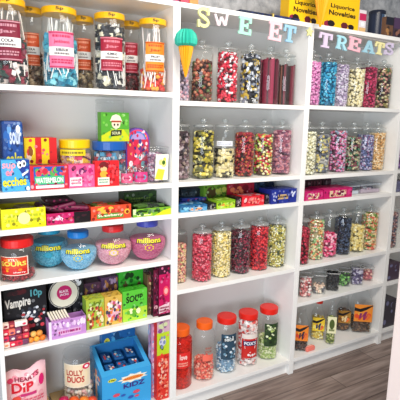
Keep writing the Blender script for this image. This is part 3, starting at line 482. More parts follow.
for i in range(7):
    x = bb[0]+.02+i*.012; b = MB(); b.box(-.0042, .0042, 0, .07, -.004, .004, '#ece4d0' if i % 2 else '#f4ecdc', .002, Matrix.Rotation(.35, 4, 'X') @ Matrix.Rotation(.12, 4, 'Z'))
    b.box(-.0044, .0044, -.0002, .014, -.0042, .0042, '#d8a8d8', 0, Matrix.Rotation(.35, 4, 'X') @ Matrix.Rotation(.12, 4, 'Z'))
    tag(b.build('sweet_stick', None, (x, .016, bb[5]-.008)), 'white sweet stick with lilac tip, %s from the left in the purple tray' % ['first', 'second', 'third', 'fourth', 'fifth', 'sixth', 'seventh'][i], 'sweet', 'sticks in the purple tray')
PK = ['#e8a040', '#a02c58', '#c8d048', '#f0e8d8', '#603070', '#e86838']
carton('sweet_carton', 'green and orange fruit box, left of a similar pink box', 'box', 86, 104, 299, Z5, .03, .06, '#8cb03c', [('r', 0, 0, 1, 1, '#a8b83c'), ('bl', 46, 3, .09, .08, 0, 0, 1, .8, ['#e08030', '#d84c38', '#f0e0b0', '#7c3c28']), ('t', 'juicy', .15, .74, .85, .92, '#586c18')], T=[('r', 0, 0, 1, 1, '#c0c83c')])
carton('sweet_carton', 'orange box with pink and white shapes, left of the green sour box', 'box', 104.5, 122, 296, Z5, .03, .06, '#d8a030', [('r', 0, 0, 1, 1, '#d8b050'), ('e', .5, .5, .42, .36, '#e8b0c0'), ('bl', 40, 13, .09, .08, 0, 0, 1, .9, ['#c84c70', '#f0e8e0', '#484058', '#e87c40'])], T=[('r', 0, 0, 1, 1, '#e0b848')])
carton('sweet_carton', 'dark violet and brown carton at the back behind the green and orange fruit box', 'box', 83, 101, 283, Z5, .13, .07, '#503048', [('bl', 40, 23, .1, .08, 0, 0, 1, 1, ['#402840', '#a06848', '#704058', '#886c30'])])
carton('sweet_carton', 'violet and tan carton at the back behind the orange box with pink shapes', 'box', 101.5, 118, 277, Z5, .13, .07, '#583860', [('bl', 40, 33, .1, .08, 0, 0, 1, 1, ['#a88cb0', '#483058', '#b07848', '#c8a878', '#503020'])])
carton('sweet_carton', 'lime green box with black sour lettering', 'box', 122.5, 147, 290, Z5, .03, .055, '#48b830', [('r', 0, 0, 1, 1, '#58c038'), ('r', 0, 0, 1, .42, '#b0d83c'), ('t', 'SOUR', .14, .6, .86, .82, '#142410', .04), ('bl', 8, 3, .1, .1, .1, .08, .9, .42, ['#e8e060', '#f0f0c0', '#68b030'])], T=[('r', 0, 0, 1, 1, '#40b028')])
carton('sweet_carton', 'bright green upright box with dark creature print behind the sour box', 'box', 119, 143, 270, Z5, .12, .05, '#30a828', [('r', 0, 0, 1, 1, '#38b030'), ('bl', 8, 8, .12, .08, .1, .55, .95, .98, ['#183c14', '#206020', '#605030']), ('r', 0, 0, 1, .3, '#58c848')])
for (u0, u1, vt, Y, d, c, F, lb) in ((147.5, 153, 275, .05, .05, '#6c5038', [('bl', 14, 3, .3, .05, 0, 0, 1, 1, ['#a08060', '#3c2420', '#7c2838', '#d0b080'])], 'narrow brown and red upright box beside the lime box'),
      (153.5, 158.5, 270, .02, .06, '#5c1030', [('r', 0, 0, 1, 1, '#601030'), ('e', .5, .2, .4, .04, '#d8a0a8'), ('bl', 8, 5, .25, .04, 0, .1, 1, .95, ['#30081c', '#8c1c44'])], 'narrow dark plum upright box second from the bookcase side'),
      (159, 170.3, 266, .008, .06, '#b80c50', [('r', 0, 0, 1, 1, '#c41058'), ('r', 0, .84, 1, 1, '#3c0c28'), ('p', [(0, .06), (.95, .1), (.95, .26), (0, .2)], '#e8c8d0'), ('sc', .05, .08, .9, .2, 2, 3, '#8c1038'), ('e', .62, .5, .26, .1, '#e84c60'), ('e', .62, .5, .16, .06, '#f0b0a8'), ('r', 0, 0, 1, .05, '#2c0818')], 'tall magenta upright box against the bookcase side')):
    carton('sweet_carton', lb, 'box', u0, u1, vt, Z5, Y, d, c, F, L=[('r', 0, 0, 1, 1, '#28101c')] if u0 > 150 else (), group=None)
# ---------------- bottom compartment, left bookcase
Z6 = BOT
# support cartons low on the bottom shelf (continue below the picture)
o, bb = carton('sweet_carton', 'plain brown carton under the pink hearts bag', 'box', 8, 52, 412, Z6, .04, .18, '#b89468')
zc = bb[5]
p0 = at(5, 380, .05); p1 = at(47, 370, .05); w = p1.x-p0.x; zt = at(26, 371, .05).z; h = zt-zc; b = MB()
nx, ny = 10, 8
def pil(x, y, s):       # pillow bag with a wavy top edge
    e = (1-(2*x-1)**4)*(1-(2*y-1)**4); top = .06*math.sin(x*9)+.10*(x-.5); return Vector((-w/2+w*x, s*(.003+.030*e), h*y*(1+top*y)))
for s in (-1, 1):
    vs = [pil(i/nx, j/ny, s) for j in range(ny+1) for i in range(nx+1)]; fs = []
    for j in range(ny):
        for i in range(nx):
            a = j*(nx+1)+i; q = (a, a+1, a+nx+2, a+nx+1); fs.append(q if s < 0 else q[::-1])
    b.add(vs, fs, '#f6c4c8', True)
mp = lambda x, y, o: pil(x, y, -1)+Vector((0, -o-.0008, 0))
art(b, mp, [('bl', 22, 3, .08, .06, .02, .3, .98, .98, ['#e86c88', '#fbeaea', '#f8dcdc', '#f4c8cc', '#f090a0', '#e8a8b0']), ('t', 'HEARTS', .22, .76, .80, .86, '#8c1c38', .03), ('t', 'DIP', .14, .50, .66, .74, '#d81c30'), ('e', .86, .66, .07, .12, '#e02070'), ('e', .12, .8, .07, .06, '#e04068'), ('r', .34, .40, .72, .47, '#c83070'), ('e', .24, .36, .1, .07, '#e84c3c'), ('sc', .1, .2, .9, .34, 2, 3, '#e0647c')], .0006)
tag(b.build('sweet_bag', None, ((p0.x+p1.x)/2, .085, zc)), 'pink and white hearts dip bag standing in the bottom left compartment', 'bag')
o, bb = carton('sweet_carton', 'plain tan carton under the clear lolly jar', 'box', 57, 88, 408, Z6, .07, .17, '#a88c60')
zc = bb[5]; p = at(78, 375, .16); H = at(80, 353, .12).z-zc
screw_jar(p.x, .15, zc+.001, .075, H, PL, 'pale mixed lollies', 'cream label, bottom left compartment', ['#f0dcc8', '#e8b8b0', '#f4ecdc', '#d8c8a8'], 'ball', .02, .28,
  [('r', 0, 0, 1, 1, '#f0e4cc'), ('r', .04, .05, .96, .95, '#ecd8b8'), ('e', .46, .5, .42, .42, '#f0dcb0'), ('t', 'LOLLY', .14, .52, .72, .76, '#b83028'), ('t', 'DUOS', .16, .22, .76, .48, '#c02c28'), ('e', .84, .88, .14, .12, '#d81c4c'), ('e', .84, .88, .07, .06, '#f8f0f0')], (.40, .93), (-.85, .95), lidh=.014, neck=.9)
for i, (u, c) in enumerate(((64, '#b81c50'), (74, '#e85c20'), (84, '#f08428'), (92, '#e04c28'))):
    q = at(u, 404, .045); b = MB(); b.lathe([(.004, 0), (.02, .006), (.026, .024), (.02, .042), (.004, .048)], mat(c, .35), 16); o = b.build('round_sweet', None, (q.x, .045, Z6+.001))
    zz = at(u, 397, .045).z-.048; o.location.z = zz
    e2, _b = carton('sweet_packet', ['plum', 'red and cream', 'amber', 'coral'][i]+' packet under the %s round sweet' % ['plum red', 'dark orange', 'light orange', 'coral red'][i], 'packet', u-4.4, u+4.4, 500, Z6, .03, .03, ['#8c2048', '#e8c8a0', '#e0a040', '#d86050'][i])
    for v in e2.data.vertices: v.co.z = max(0, v.co.z)*((zz-Z6-.001)/max(v2.co.z for v2 in e2.data.vertices)) if v.co.z > .003 else v.co.z
    tag(o, ['plum red', 'dark orange', 'light orange', 'coral red'][i]+' round sweet at the bottom edge, in front of the clear lolly jar', 'sweet', 'round sweets at the bottom left')
# blue display carton: sloping open front
p0 = at(102, 385, .03); p1 = at(151, 385, .03); w = p1.x-p0.x; ztf = at(125, 372, .03).z-Z6; d = .19; ztb = ztf+.075
b = MB(); t = .003; BL = '#2490d0'
vs = [(-w/2, 0, 0), (w/2, 0, 0), (w/2, d, 0), (-w/2, d, 0), (-w/2, 0, ztf), (w/2, 0, ztf), (w/2, d, ztb), (-w/2, d, ztb)]
b.add(vs, [(0, 1, 5, 4), (1, 2, 6, 5), (2, 3, 7, 6), (3, 0, 4, 7), (3, 2, 1, 0)], BL)
g = .022
ins = [(-w/2+g, .03, ztf*1+.03*.075/d), (w/2-g, .03, ztf+.03*.075/d), (w/2-g, d-.01, ztb-.003), (-w/2+g, d-.01, ztb-.003)]
low = [(x, y, ztf-.05) for x, y, z in ins]
b.add(vs[4:8]+ins, [(0, 1, 5, 4), (1, 2, 6, 5), (2, 3, 7, 6), (3, 0, 4, 7)], '#3ca4dc')
b.add(ins+low, [(0, 1, 5, 4), (1, 2, 6, 5), (2, 3, 7, 6), (3, 0, 4, 7), (4, 5, 6, 7)], '#2878b8')
art(b, planemap((-w/2, 0, 0), (w, 0, 0), (0, 0, ztf), (0, -1, 0)), [('r', 0, .0, 1, 1, '#38a0dc'), ('st', .2, .86, .10, .055, 12, '#d8dc3c'), ('t', '10p', .14, .835, .26, .885, '#18201c'), ('st', .62, .80, .32, .12, 9, '#f0ecdc'), ('e', .62, .80, .22, .05, '#e8943c'), ('t', 'BAZOOKA', .44, .78, .8, .82, '#d83c28'), ('t', 'KIDZ', .42, .56, .86, .68, '#3c2880'), ('bl', 8, 3, .08, .05, 0, .0, 1, .5, ['#e8e8f0', '#d84c60', '#3458b0'])], .0004)
art(b, planemap((-w/2, d, 0), (0, -d, 0), (0, 0, ztf), (-1, 0, 0)), [('r', .45, 0, .6, 1, '#f0b890'), ('bl', 7, 3, .1, .06, .3, .3, 1, .98, ['#b0d8f0', '#e89878', '#f0e8e0'])], .0004)
BX = (p0.x+p1.x)/2
tag(b.build('display_box', None, (BX, .03, Z6+.0005)), 'large bright blue display box with 10p burst and sloping open top', 'box')
RB = random.Random(5)
for i in range(6):
    b = MB(); x = BX+(-.055+.055*(i % 3))*w/.22; y = .03+.065+(i//3)*.07; T = Matrix.Rotation(.25, 4, 'X') @ Matrix.Rotation(RB.uniform(-.2, .2), 4, 'Y')
    b.box(-.024, .024, -.03, .03, -.006, .006, '#205c98', .003, T); art(b, lambda X, Y, o: T @ Vector((-.022+.044*X, -.027+.054*Y, .0065+o)), [('bl', 7, i, .18, .16, 0, 0, 1, 1, ['#d84838', '#f0e8d8', '#58b0d8', '#183868'])])
    tag(b.build('sweet_packet', None, (x, y, Z6+ztf-.004+(i//3)*.024)), 'small blue and red packet, %s, in the blue display box' % ['front left', 'front middle', 'front right', 'rear left', 'rear middle', 'rear right'][i], 'packet', 'packets in the blue display box')
o, bb = carton('sweet_carton', 'tan carton at the back supporting the second blue box', 'box', 104, 131, 356, Z6, .222, .045, '#a88458', [('bl', 10, 3, .1, .02, 0, .9, 1, 1, ['#705030', '#c8a070'])])
carton('sweet_carton', 'second blue 10p box on the tan carton at the back', 'box', 102, 135, 325, bb[5]+.0005, .222, .045, '#1c6cb0', [('r', 0, 0, 1, 1, '#1c64a8'), ('e', .14, .5, .09, .16, '#d8d040'), ('t', '10p', .09, .42, .19, .58, '#20241c'), ('bl', 14, 9, .09, .16, .2, .1, 1, .95, ['#184878', '#d8e0e8', '#48a0d0', '#c85040']), ('r', 0, 0, 1, .12, '#a87c50')])
# tall strip boxes by the bookcase side
carton('sweet_carton', 'tall narrow lilac and pink patterned box in the bottom left compartment', 'box', 151.5, 156.5, 324, Z6, .05, .04, '#c890b8', [('bl', 60, 3, .3, .03, 0, 0, 1, 1, ['#e0b0d0', '#a06cb0', '#e8d8e8', '#d84868', '#8cb0d8'])], L=[('bl', 50, 4, .2, .04, 0, 0, 1, 1, ['#a8c0e0', '#c8a8d0', '#8898c8', '#d8c8e0'])])
carton('sweet_carton', 'tall upright box, yellow-green above and red below, against the bookcase side', 'box', 157, 169.3, 321, Z6, .012, .045, '#d82c24', [('r', 0, 0, 1, 1, '#dc3428'), ('r', 0, .58, 1, .86, '#b8d028'), ('r', 0, .86, 1, 1, '#c8a0b0'), ('bl', 10, 3, .2, .03, 0, .84, 1, 1, ['#e0d0d8', '#88508c', '#c8d0a0']), ('e', .45, .74, .28, .05, '#c8c8e0'), ('bl', 8, 5, .12, .03, .1, .62, .9, .84, ['#7c88b0', '#507020', '#e0e8a0']), ('bl', 80, 7, .12, .02, 0, 0, 1, .58, ['#e85040', '#f08868', '#b81c20', '#f0b8a0']), ('p', [(.3, .2), (.36, .2), (.44, .54), (.38, .54)], '#f0c8b8')])
# ------------------------------------------------------------------ middle bookcase, third shelf boxes
Z = SH[1][2]
def box3(name, lb, u0, u1, vt, Y, d, col, F, z=Z, **k): return carton(name, lb, 'box', u0, u1, vt, z, Y, d, col, F, **k)
box3('sweet_carton', 'pale blue box with an orange oval label, at the left of the middle third shelf', 180.5, 207, 205.5, .02, .10, '#3c88b8', [('r', 0, 0, 1, 1, '#58a0c8'), ('r', 0, .7, 1, 1, '#306898'), ('e', .58, .38, .26, .28, '#e8c8b0'), ('r', .38, .28, .78, .48, '#e08c50'), ('bl', 6, 2, .08, .2, 0, .1, .35, .9, ['#88c8e0', '#20507c'])], T=[('r', 0, 0, 1, 1, '#2878b8'), ('bl', 6, 8, .15, .2, 0, 0, 1, 1, ['#3c50b0', '#58b0d8', '#205890'])])
box3('sweet_carton', 'dark slate carton at the back left of the middle third shelf', 181, 205, 189, .17, .08, '#20303c', [('bl', 9, 3, .15, .15, 0, 0, 1, 1, ['#283c48', '#182028', '#40505c'])])
box3('sweet_carton', 'slim blue and violet carton lying behind the pale blue box', 182, 206, 198, .13, .03, '#2c50a8', [('r', 0, .5, 1, 1, '#3c48b0'), ('bl', 5, 3, .1, .2, 0, .5, 1, 1, ['#a04880', '#4078d0'])])
box3('sweet_carton', 'black and white small box beside the pale blue box', 208, 216, 203.5, .025, .09, '#18181c', [('bl', 8, 3, .2, .16, 0, 0, 1, 1, ['#e0e0dc', '#20202c', '#a0a0a4', '#c0c870'])])
box3('sweet_carton', 'lime green box with small red print on the middle third shelf', 217, 235, 200.5, .02, .09, '#98c828', [('r', 0, 0, 1, 1, '#a8cc28'), ('r', .1, .3, .9, .65, '#e8c848'), ('sc', .15, .35, .85, .6, 1, 2, '#c84c28'), ('r', 0, .8, 1, 1, '#78b020')], T=[('r', 0, 0, 1, 1, '#88c030')])
box3('sweet_carton', 'upright green box with brown picture behind the lime green box', 203, 229, 184.5, .14, .05, '#5c8c28', [('r', 0, 0, 1, 1, '#68982c'), ('e', .3, .6, .2, .3, '#4c3c20'), ('bl', 10, 3, .12, .16, .4, .1, 1, .95, ['#88a838', '#487020', '#b0b850'])], rz=.06)
box3('sweet_carton', 'small black and pink box right of the lime green box', 236, 241.5, 197.5, .02, .09, '#1c1014', [('bl', 8, 4, .2, .16, 0, 0, 1, 1, ['#f0d8dc', '#301820', '#a02848'])])
box3('sweet_carton', 'bright red box with pale oval print on the middle third shelf', 242, 264, 196, .02, .09, '#d0202c', [('r', 0, 0, 1, 1, '#d82834'), ('e', .55, .5, .28, .3, '#f09888'), ('sc', .3, .4, .8, .6, 1, 3, '#c81c28'), ('bl', 4, 2, .08, .2, 0, .1, .25, .95, ['#f0b8b8', '#a0182c'])], T=[('bl', 12, 3, .15, .2, 0, 0, 1, 1, ['#f0d8d8', '#d84858', '#b0a0a8'])])
box3('sweet_bag', 'dark red rounded carton lying behind the bright red box', 228, 254, 183, .13, .08, '#901428', [('r', 0, 0, 1, 1, '#a01830'), ('bl', 8, 3, .14, .18, 0, 0, 1, 1, ['#c82840', '#701020', '#d87850'])], bev=.008)
box3('sweet_carton', 'thin black box between the red box and the navy box', 265, 270.5, 194.5, .03, .08, '#18141c', [('bl', 5, 4, .2, .16, 0, 0, 1, 1, ['#402028', '#786870'])])
box3('sweet_carton', 'navy blue box with cream oval and white print, right end of the middle third shelf', 271.5, 296.5, 189.5, .012, .11, '#202c88', [('r', 0, 0, 1, 1, '#20308c'), ('r', .25, .3, .66, .65, '#c8a878'), ('sc', .28, .36, .64, .6, 1, 4, '#483838'), ('bl', 6, 2, .05, .12, .68, .3, .98, .9, ['#d0d8f0', '#8898d0']), ('bl', 5, 3, .04, .1, .02, .1, .22, .95, ['#a8b0d8'])])
box3('sweet_carton', 'dark navy carton at the back right of the middle third shelf', 252, 274, 178.5, .17, .08, '#10203c', [('bl', 7, 3, .12, .15, 0, 0, 1, 1, ['#182c50', '#0c1828', '#24405c'])])
# ------------------------------------------------------------------ middle bookcase, bottom jars
G5 = 'screw lidded jars on the middle bottom shelf'
def bjar(u, w, vt, vb, Y, *a, **k):
    p = at(u, (vt+vb)/2, Y); R = w/2*depth(p)/FPX; H = at(u, vt+3.5, Y).z-BOT; p.x = max(p.x, .8185+R)
    return screw_jar(p.x, Y, BOT, R, H, *a, group=G5, **k)
OR = '#f06418'; RD = '#e02418'
SR = glass('tinted_red', '#f49078', .35, '#e83c30')
bjar(180, 24, 323, 388, .10, OR, 'red jelly sweets', 'with orange lid beside the bookcase side, orange-red all over', ['#e83c30', '#f06050', '#d02420', '#f08070'], 'ball', .016, .93, [('r', 0, 0, 1, 1, '#e02c28'), ('t', 'love', .3, .55, .75, .9, '#f8d8d0'), ('sc', .2, .1, .8, .4, 2, 3, '#f0a090')], (.42, .72), (-.5, .9), mt=SR, neck=.72, lidh=.034)
bjar(204, 22, 317, 376, .10, OR, 'salmon pink sweets', 'with orange lid and half full', ['#f06850', '#f48c70', '#e85040', '#f8b8a0'], 'ball', .014, .36, [('sc', .2, .5, .8, .95, 2, 3, '#a86c60'), ('r', 0, 0, 1, .4, '#f0705c')], (.42, .72), (-.2, .8), neck=.68, lidh=.034)
bjar(226, 22, 312, 372, .11, RD, 'pale blue and white crystals', 'with red lid and black and white print', ['#88b0cc', '#c8dce8', '#5c88a8', '#e4ecf0'], 'ball', .012, .50, [('r', 0, 0, 1, 1, '#2c485c'), ('bl', 30, 3, .1, .06, 0, 0, 1, 1, ['#d8e4ec', '#1c2c38', '#7098b0', '#e8eef0']), ('r', .1, .72, .9, .86, '#18242c'), ('t', 'SOUR', .2, .74, .8, .84, '#e8f0f0')], (.30, .82), (-.6, .9), neck=.82, lidh=.03)
bjar(247.5, 21, 308, 364, .11, RD, 'red and white mints', 'with red lid and FOX\'S label', ['#f0e4e0', '#d84038', '#f8f0ec', '#f0c8c0'], 'cube', .016, .95, [('r', 0, 0, 1, 1, '#c8241c'), ('r', .0, .8, 1, 1, '#e8dcd4'), ('p', [(.12, .8), (.88, .8), (.8, .4), (.5, .22), (.2, .4)], '#f0e8e8'), ('p', [(.17, .76), (.83, .76), (.76, .42), (.5, .28), (.24, .42)], '#c0201c'), ('r', .1, .52, .9, .72, '#20285c'), ('t', "FOX'S", .16, .55, .84, .69, '#f4f4f8'), ('bl', 5, 2, .09, .07, .1, .02, .9, .22, ['#f0e0e0', '#a81814'])], (.20, .72), (-.75, .9), neck=.86, lidh=.03)
bjar(268, 20, 303, 356, .11, RD, 'lime green crystals', 'with red lid and black and green print', ['#b8cc78', '#d0dc98', '#98b458', '#e4e8c0'], 'ball', .012, .45, [('r', 0, 0, 1, 1, '#284020'), ('bl', 30, 5, .1, .06, 0, 0, 1, 1, ['#b8d078', '#182814', '#e0e8c0', '#405c28']), ('r', .1, .72, .9, .86, '#182010'), ('t', 'SOUR', .2, .74, .8, .84, '#d8e8b0')], (.32, .82), (-.6, .9), neck=.84, lidh=.03)
# ------------------------------------------------------------------ right bookcase, third shelf
Z = SH[2][2]
for (u0, u1, vt, lb) in ((304.5, 323, 191.5, 'magenta box with a cream window, left one of the pair on the right third shelf'), (324, 352, 188.5, 'magenta box with a cream window, right one of the pair beside the clear tubs')):
    carton('sweet_carton', lb, 'box', u0, u1, vt, Z, .012, .13, '#b81460', [('r', 0, 0, 1, 1, '#c01864'), ('r', .2, .15, .78, .8, '#e0c0a0'), ('bl', 12, int(u0), .07, .18, .2, .15, .78, .8, ['#a85c50', '#e8d8c0', '#701c40', '#d08870']), ('e', .9, .6, .08, .3, '#d83c80')], T=[('r', 0, 0, 1, 1, '#c82870')])
carton('sweet_carton', 'dark brown striped carton at the back left of the right third shelf', 'box', 303, 322, 180, Z, .17, .08, '#382024', [('r', 0, 0, 1, 1, '#3c2428')]+[('r', .08+.16*i, .1, .14+.16*i, .9, '#70404c') for i in range(6)])
carton('sweet_carton', 'dark maroon carton with grey stripes behind the right magenta box', 'box', 323, 331, 179, Z, .17, .08, '#30181f', [('r', 0, 0, 1, 1, '#3c1c28')]+[('r', .08+.2*i, .2, .16+.2*i, .8, '#604858') for i in range(5)])
for i, (u0, u1, vt, cc, nm) in enumerate(((343, 360, 186, ['#c8d0dc', '#8c98b4', '#5c6c90'], 'blue and white'), (361, 381, 184, ['#b8a8b8', '#50506c', '#d8dce4', '#a04858'], 'grey and maroon'))):
    x0 = at(u0, vt+4, .06).x; x1 = at(u1, vt+4, .06).x; w = x1-x0-.004; h = at((u0+u1)/2, vt, .06).z-Z
    e = empty('plastic_tub', ((x0+x1)/2, .14, Z), 'low clear plastic tub of %s packets on the right third shelf' % nm, 'tub', 'low clear tubs'); b = MB(); b.box(-w/2, w/2, -.08, .08, .0005, h*.85, PL, .004); b.build('tub_body', e); b = MB(); b.box(-w/2-.002, w/2+.002, -.082, .082, h*.85+.0005, h, glass('frosted_lid', haze=.4, hcol='#dfe8f4'), .003); b.build('lid', e)
    contents(((x0+x1)/2-w/2, (x0+x1)/2+w/2, .06, .22, Z, Z+h*.72), '%s wrapped packets inside the low clear tub' % nm, cc, (.03, .02, .012), 26, seed=i)
# ------------------------------------------------------------------ right bookcase, fifth shelf: clear square canisters
Z = SH[2][4]
G6 = 'open square plastic canisters'
for i, (u, w, vt, cc, sh, s, fl, nm, dy) in enumerate(((305, 14, 278, ['#d88888', '#f0d0c8', '#c05c5c', '#f4e8e0'], 'ball', .016, .85, 'pink and white sweets', 0), (318.5, 14, 277, ['#f0e4d0', '#e8c8b0', '#6c6c74'], 'ball', .016, .45, 'cream sweets, half full', 0), (331.5, 14, 275, ['#101418', '#1c2028', '#0c0c10'], 'cube', .014, .95, 'black liquorice', 0),
     (343, 13, 273, ['#58a048', '#88c868', '#2c5c2c', '#142018'], 'ball', .016, .8, 'green sweets', .02), (355.5, 13, 270, ['#786c94', '#b0a8c0', '#50406c', '#c8c4d4'], 'ball', .014, .9, 'grey and purple sweets', 0), (367, 12, 269, ['#d88080', '#f0c0b0', '#b05868'], 'ball', .016, .7, 'pink shrimps', .02))):
    Y = .08+dy; p = at(u, 290, Y); R = w/2*depth(p)/FPX*.92; p.x = min(p.x, 2.379-R*1.25); H = at(u, vt, Y-R).z-Z
    e = empty('canister', (p.x, Y, Z), 'clear square canister of %s on the right fifth shelf' % nm, 'canister', G6, -.6); b = MB()
    b.lathe([(R*.9, .0005), (R*.95, .004), (R, H)], PL, 28, .8, capt=False); b.build('canister_body', e); b = MB(); b.lathe([(R*1.01, H-.003), (R*1.05, H-.003), (R*1.05, H+.003), (R*.99, H+.003)], glass('rim', haze=.35), 28, .8, capb=False, capt=False); b.build('rim', e)
    sweets((p.x, Y, Z+.003), R*.93, H*fl, cc, sh, s, nm.split(',')[0]+' in the square canister on the right fifth shelf', sq=.8).rotation_euler.z = -.6
# ------------------------------------------------------------------ right bookcase, bottom shelf: square jugs
Z = BOT
def jug(u, w, vt, Y, lb, cc, fl, labart, cap=None, sq=.8, tint=None, flo='sweets'):
    p = at(u, 320, Y); R = w/2*depth(p)/FPX*.87; p.x = min(p.x, 2.380-R*1.28); H = at(u, vt, Y).z-Z
    e = empty('square_bottle', (p.x, Y, Z), lb, 'bottle', 'square shouldered bottles on the right bottom shelf', -.66); b = MB()
    b.lathe([(R*.9, .0005), (R, .008), (R, H*.62), (R*.92, H*.70), (R*.62, H*.84), (R*.45, H*.89), (R*.45, H*.97), (R*.5, H*.975), (R*.5, H)], PL, 28, sq, capt=False); b.build('bottle_body', e)
    if cap: b = MB(); b.lathe([(R*.55, H+.0005), (R*.56, H+.018), (R*.5, H+.022)], mat(cap, .35), 24, smooth=False); b.build('cap', e)
    k = R*.97; b = MB(); art(b, planemap((-k*.92, -R-.0008, H*.27), (k*1.84, 0, 0), (0, 0, H*.38), (0, -1, 0)), labart, .0003); b.build('paper_label', e)
    sweets((p.x, Y, Z+.003), R*.93, H*.6*fl, cc, 'ball', .013, flo, sq=sq).rotation_euler.z = -.66
def swash(bg, c2, c3='#402838'): return [('r', 0, 0, 1, 1, bg), ('bl', 10, 4, .14, .14, 0, 0, 1, .6, [c2, '#f0b040', '#e87030']), ('p', [(0, .62), (.35, .56), (.65, .7), (1, .95), (1, 1), (.6, .86), (.3, .74), (0, .82)], '#181418'), ('p', [(.3, .5), (.45, .5), (.40, .28), (.60, .6), (.72, .6), (.6, .2), (.78, .48), (.74, .38), (.6, .1), (.5, .1), (.5, .34), (.36, .16), (.28, .2)], c3)]
jug(302, 16, 308, .08, 'square clear bottle with orange label and dark brown sweets, at the left end', ['#3c241c', '#5c3828', '#2c1814'], .55, swash('#e88428', '#d84c30'), flo='dark brown sweets in the square bottle at the left end')
jug(318, 15, 303, .14, 'square bottle with yellow label full of lemon yellow sweets', ['#e8cc50', '#f0e080', '#d0a830', '#f4ecb8'], 1, swash('#e8c430', '#f0e070', '#283058'), cap='#d83420', flo='lemon yellow sweets in the square bottle with a red cap')
jug(331.5, 11, 300, .045, 'slim bottle of green and cream sweets with pale label', ['#98a848', '#d8d498', '#586c28'], 1.0, [('r', 0, 0, 1, 1, '#e8e4b8'), ('e', .5, .55, .3, .3, '#4c5c28'), ('sc', .2, .1, .8, .3, 1, 2, '#606c30')], sq=0, flo='green and cream sweets in the slim bottle')
jug(343, 15, 297, .15, 'square bottle with brown sweets and gold label, set back', ['#5c3820', '#8c6030', '#402818'], 1.0, swash('#a87830', '#805020', '#e8d0a0'), flo='brown sweets in the set back square bottle')
jug(361, 22, 286, .09, 'large square bottle with orange label and brown sweets, at the right end', ['#5c4030', '#7c5c40', '#3c2c24'], .45, swash('#e88c30', '#e0502c', '#8c2c60'), flo='brown sweets in the large square bottle at the right end')
p = at(310, 348, .03); b = MB(); b.box(-.035, .035, -.012, .012, 0, .03, '#f08070', .008); b.box(-.03, .02, .0, .01, .028, .034, '#f4b0a0', .002)
tag(b.build('sweet_bag', None, (p.x, .03, Z+.0005)), 'small salmon pink packet in front of the left end square bottle', 'packet')
# far right bookcase slivers
for (z, c, lb, h) in ((1.06, '#60607c', 'grey violet carton on the far right third shelf', .07), (.44, '#483848', 'dark plum carton on the far right fifth shelf', .12), (BOT, '#3c3840', 'dark grey carton on the far right bottom shelf', .2), (1.60, '#a8c8b0', 'pale green carton on the far right top shelf', .24)):
    b = MB(); b.box(-.07, .07, -.06, .06, 0, h, c, .002); art(b, boxmap(.14, .12, h, 'F'), [('bl', 10, 3, .12, .1, 0, 0, 1, 1, ['#c8a0b0', '#707090', c])], .0003); tag(b.build('sweet_carton', None, (2.418+.085, .08, z+.0005)), lb, 'box')
# ------------------------------------------------------------------ on top of the bookcases
ZT = 2.0205
LN = lambda a, b_, q: [('r', 0, 0, 1, 1, '#f4c010'), ('bl', 7, 5, .11, .10, .0, .0, 1, .24, ['#5c1c28', '#201418', '#c02c38', '#8c1c40']), ('t', a, .18, .45+q, .86, .60+q, '#181410'), ('t', b_, .14, .28+q, .90, .42+q, '#181410')]
def topbox(u0, u1, vt, Y, d, col, F, lb, name='sweet_carton', z=ZT, h=None, cat='box'):
    vm = (vt+20)/2; x0 = at(u0, vm, Y).x; x1 = at(u1, vm, Y).x; w = x1-x0; hh = h or at((u0+u1)/2, vt, Y).z-z
    b = MB(); b.box(-w/2, w/2, -d/2, d/2, 0, hh, col, .001); art(b, boxmap(w, d, hh, 'F'), F, .0003); return tag(b.build(name, None, ((x0+x1)/2, Y+d/2, z)), lb, cat)
topbox(289, 321, -8, .04, .07, '#f0b810', LN('Liquorice', 'Novelties', .0), 'left yellow box reading Liquorice Novelties on the bookcase top, partly behind the cone', h=.19)
topbox(324, 359.5, -4, .04, .07, '#f0b810', LN('Liquorice', 'Novelties', .09), 'right yellow box reading Liquorice Novelties on the bookcase top', h=.19)
topbox(359.8, 366.5, 10, .045, .04, '#e0d8dc', [('r', 0, .55, 1, .85, '#c02858'), ('r', 0, 0, 1, .25, '#d8b078'), ('e', .5, .4, .3, .1, '#f0f0f0')], 'small white and pink packet right of the yellow boxes')
x = at(376.8, 20, .11); R = 8*depth(x)/FPX; b = MB(); H = at(376.5, 8, .06).z-ZT
e = empty('storage_tin', (x.x, .11, ZT), 'dark navy round tin with a pale label strip on the bookcase top', 'tin'); b.lathe([(R, .0005), (R, H*.86)], mat('#20283c', .3), 28, smooth=True); b.build('tin_body', e); b = MB(); b.lathe([(R*1.03, H*.86+.0005), (R*1.03, H*.97), (R*.9, H)], mat('#1c2030', .3), 28); b.build('lid', e)
b = MB(); art(b, cylmap(R+.0005, -PI/2-.3, -PI/2+.55, H*.02, H*.84), [('r', 0, 0, 1, 1, '#3c506c'), ('r', .5, 0, .95, 1, '#c8d0d8'), ('r', .1, .3, .5, .7, '#182030')], .0005); b.build('paper_label', e)
topbox(386.5, 394, 17, .03, .06, '#6c4c38', [('r', 0, .6, 1, 1, '#20202c'), ('bl', 6, 4, .2, .12, 0, 0, 1, .6, ['#a87848', '#403028'])], 'brown and black packet right of the navy tin')
topbox(394.5, 403, 18, .05, .06, '#443440', [('r', 0, .5, 1, 1, '#503858'), ('bl', 6, 6, .2, .12, 0, 0, 1, .6, ['#8c6050', '#282028'])], 'plum and brown packet at the top right photo edge')
topbox(240, 272, 11, .015, .10, '#1c2440', [('bl', 8, 2, .05, .3, 0, 0, 1, 1, ['#283868', '#101420'])], 'flat navy box on top of the middle bookcase, left of the gold packet', h=.014)
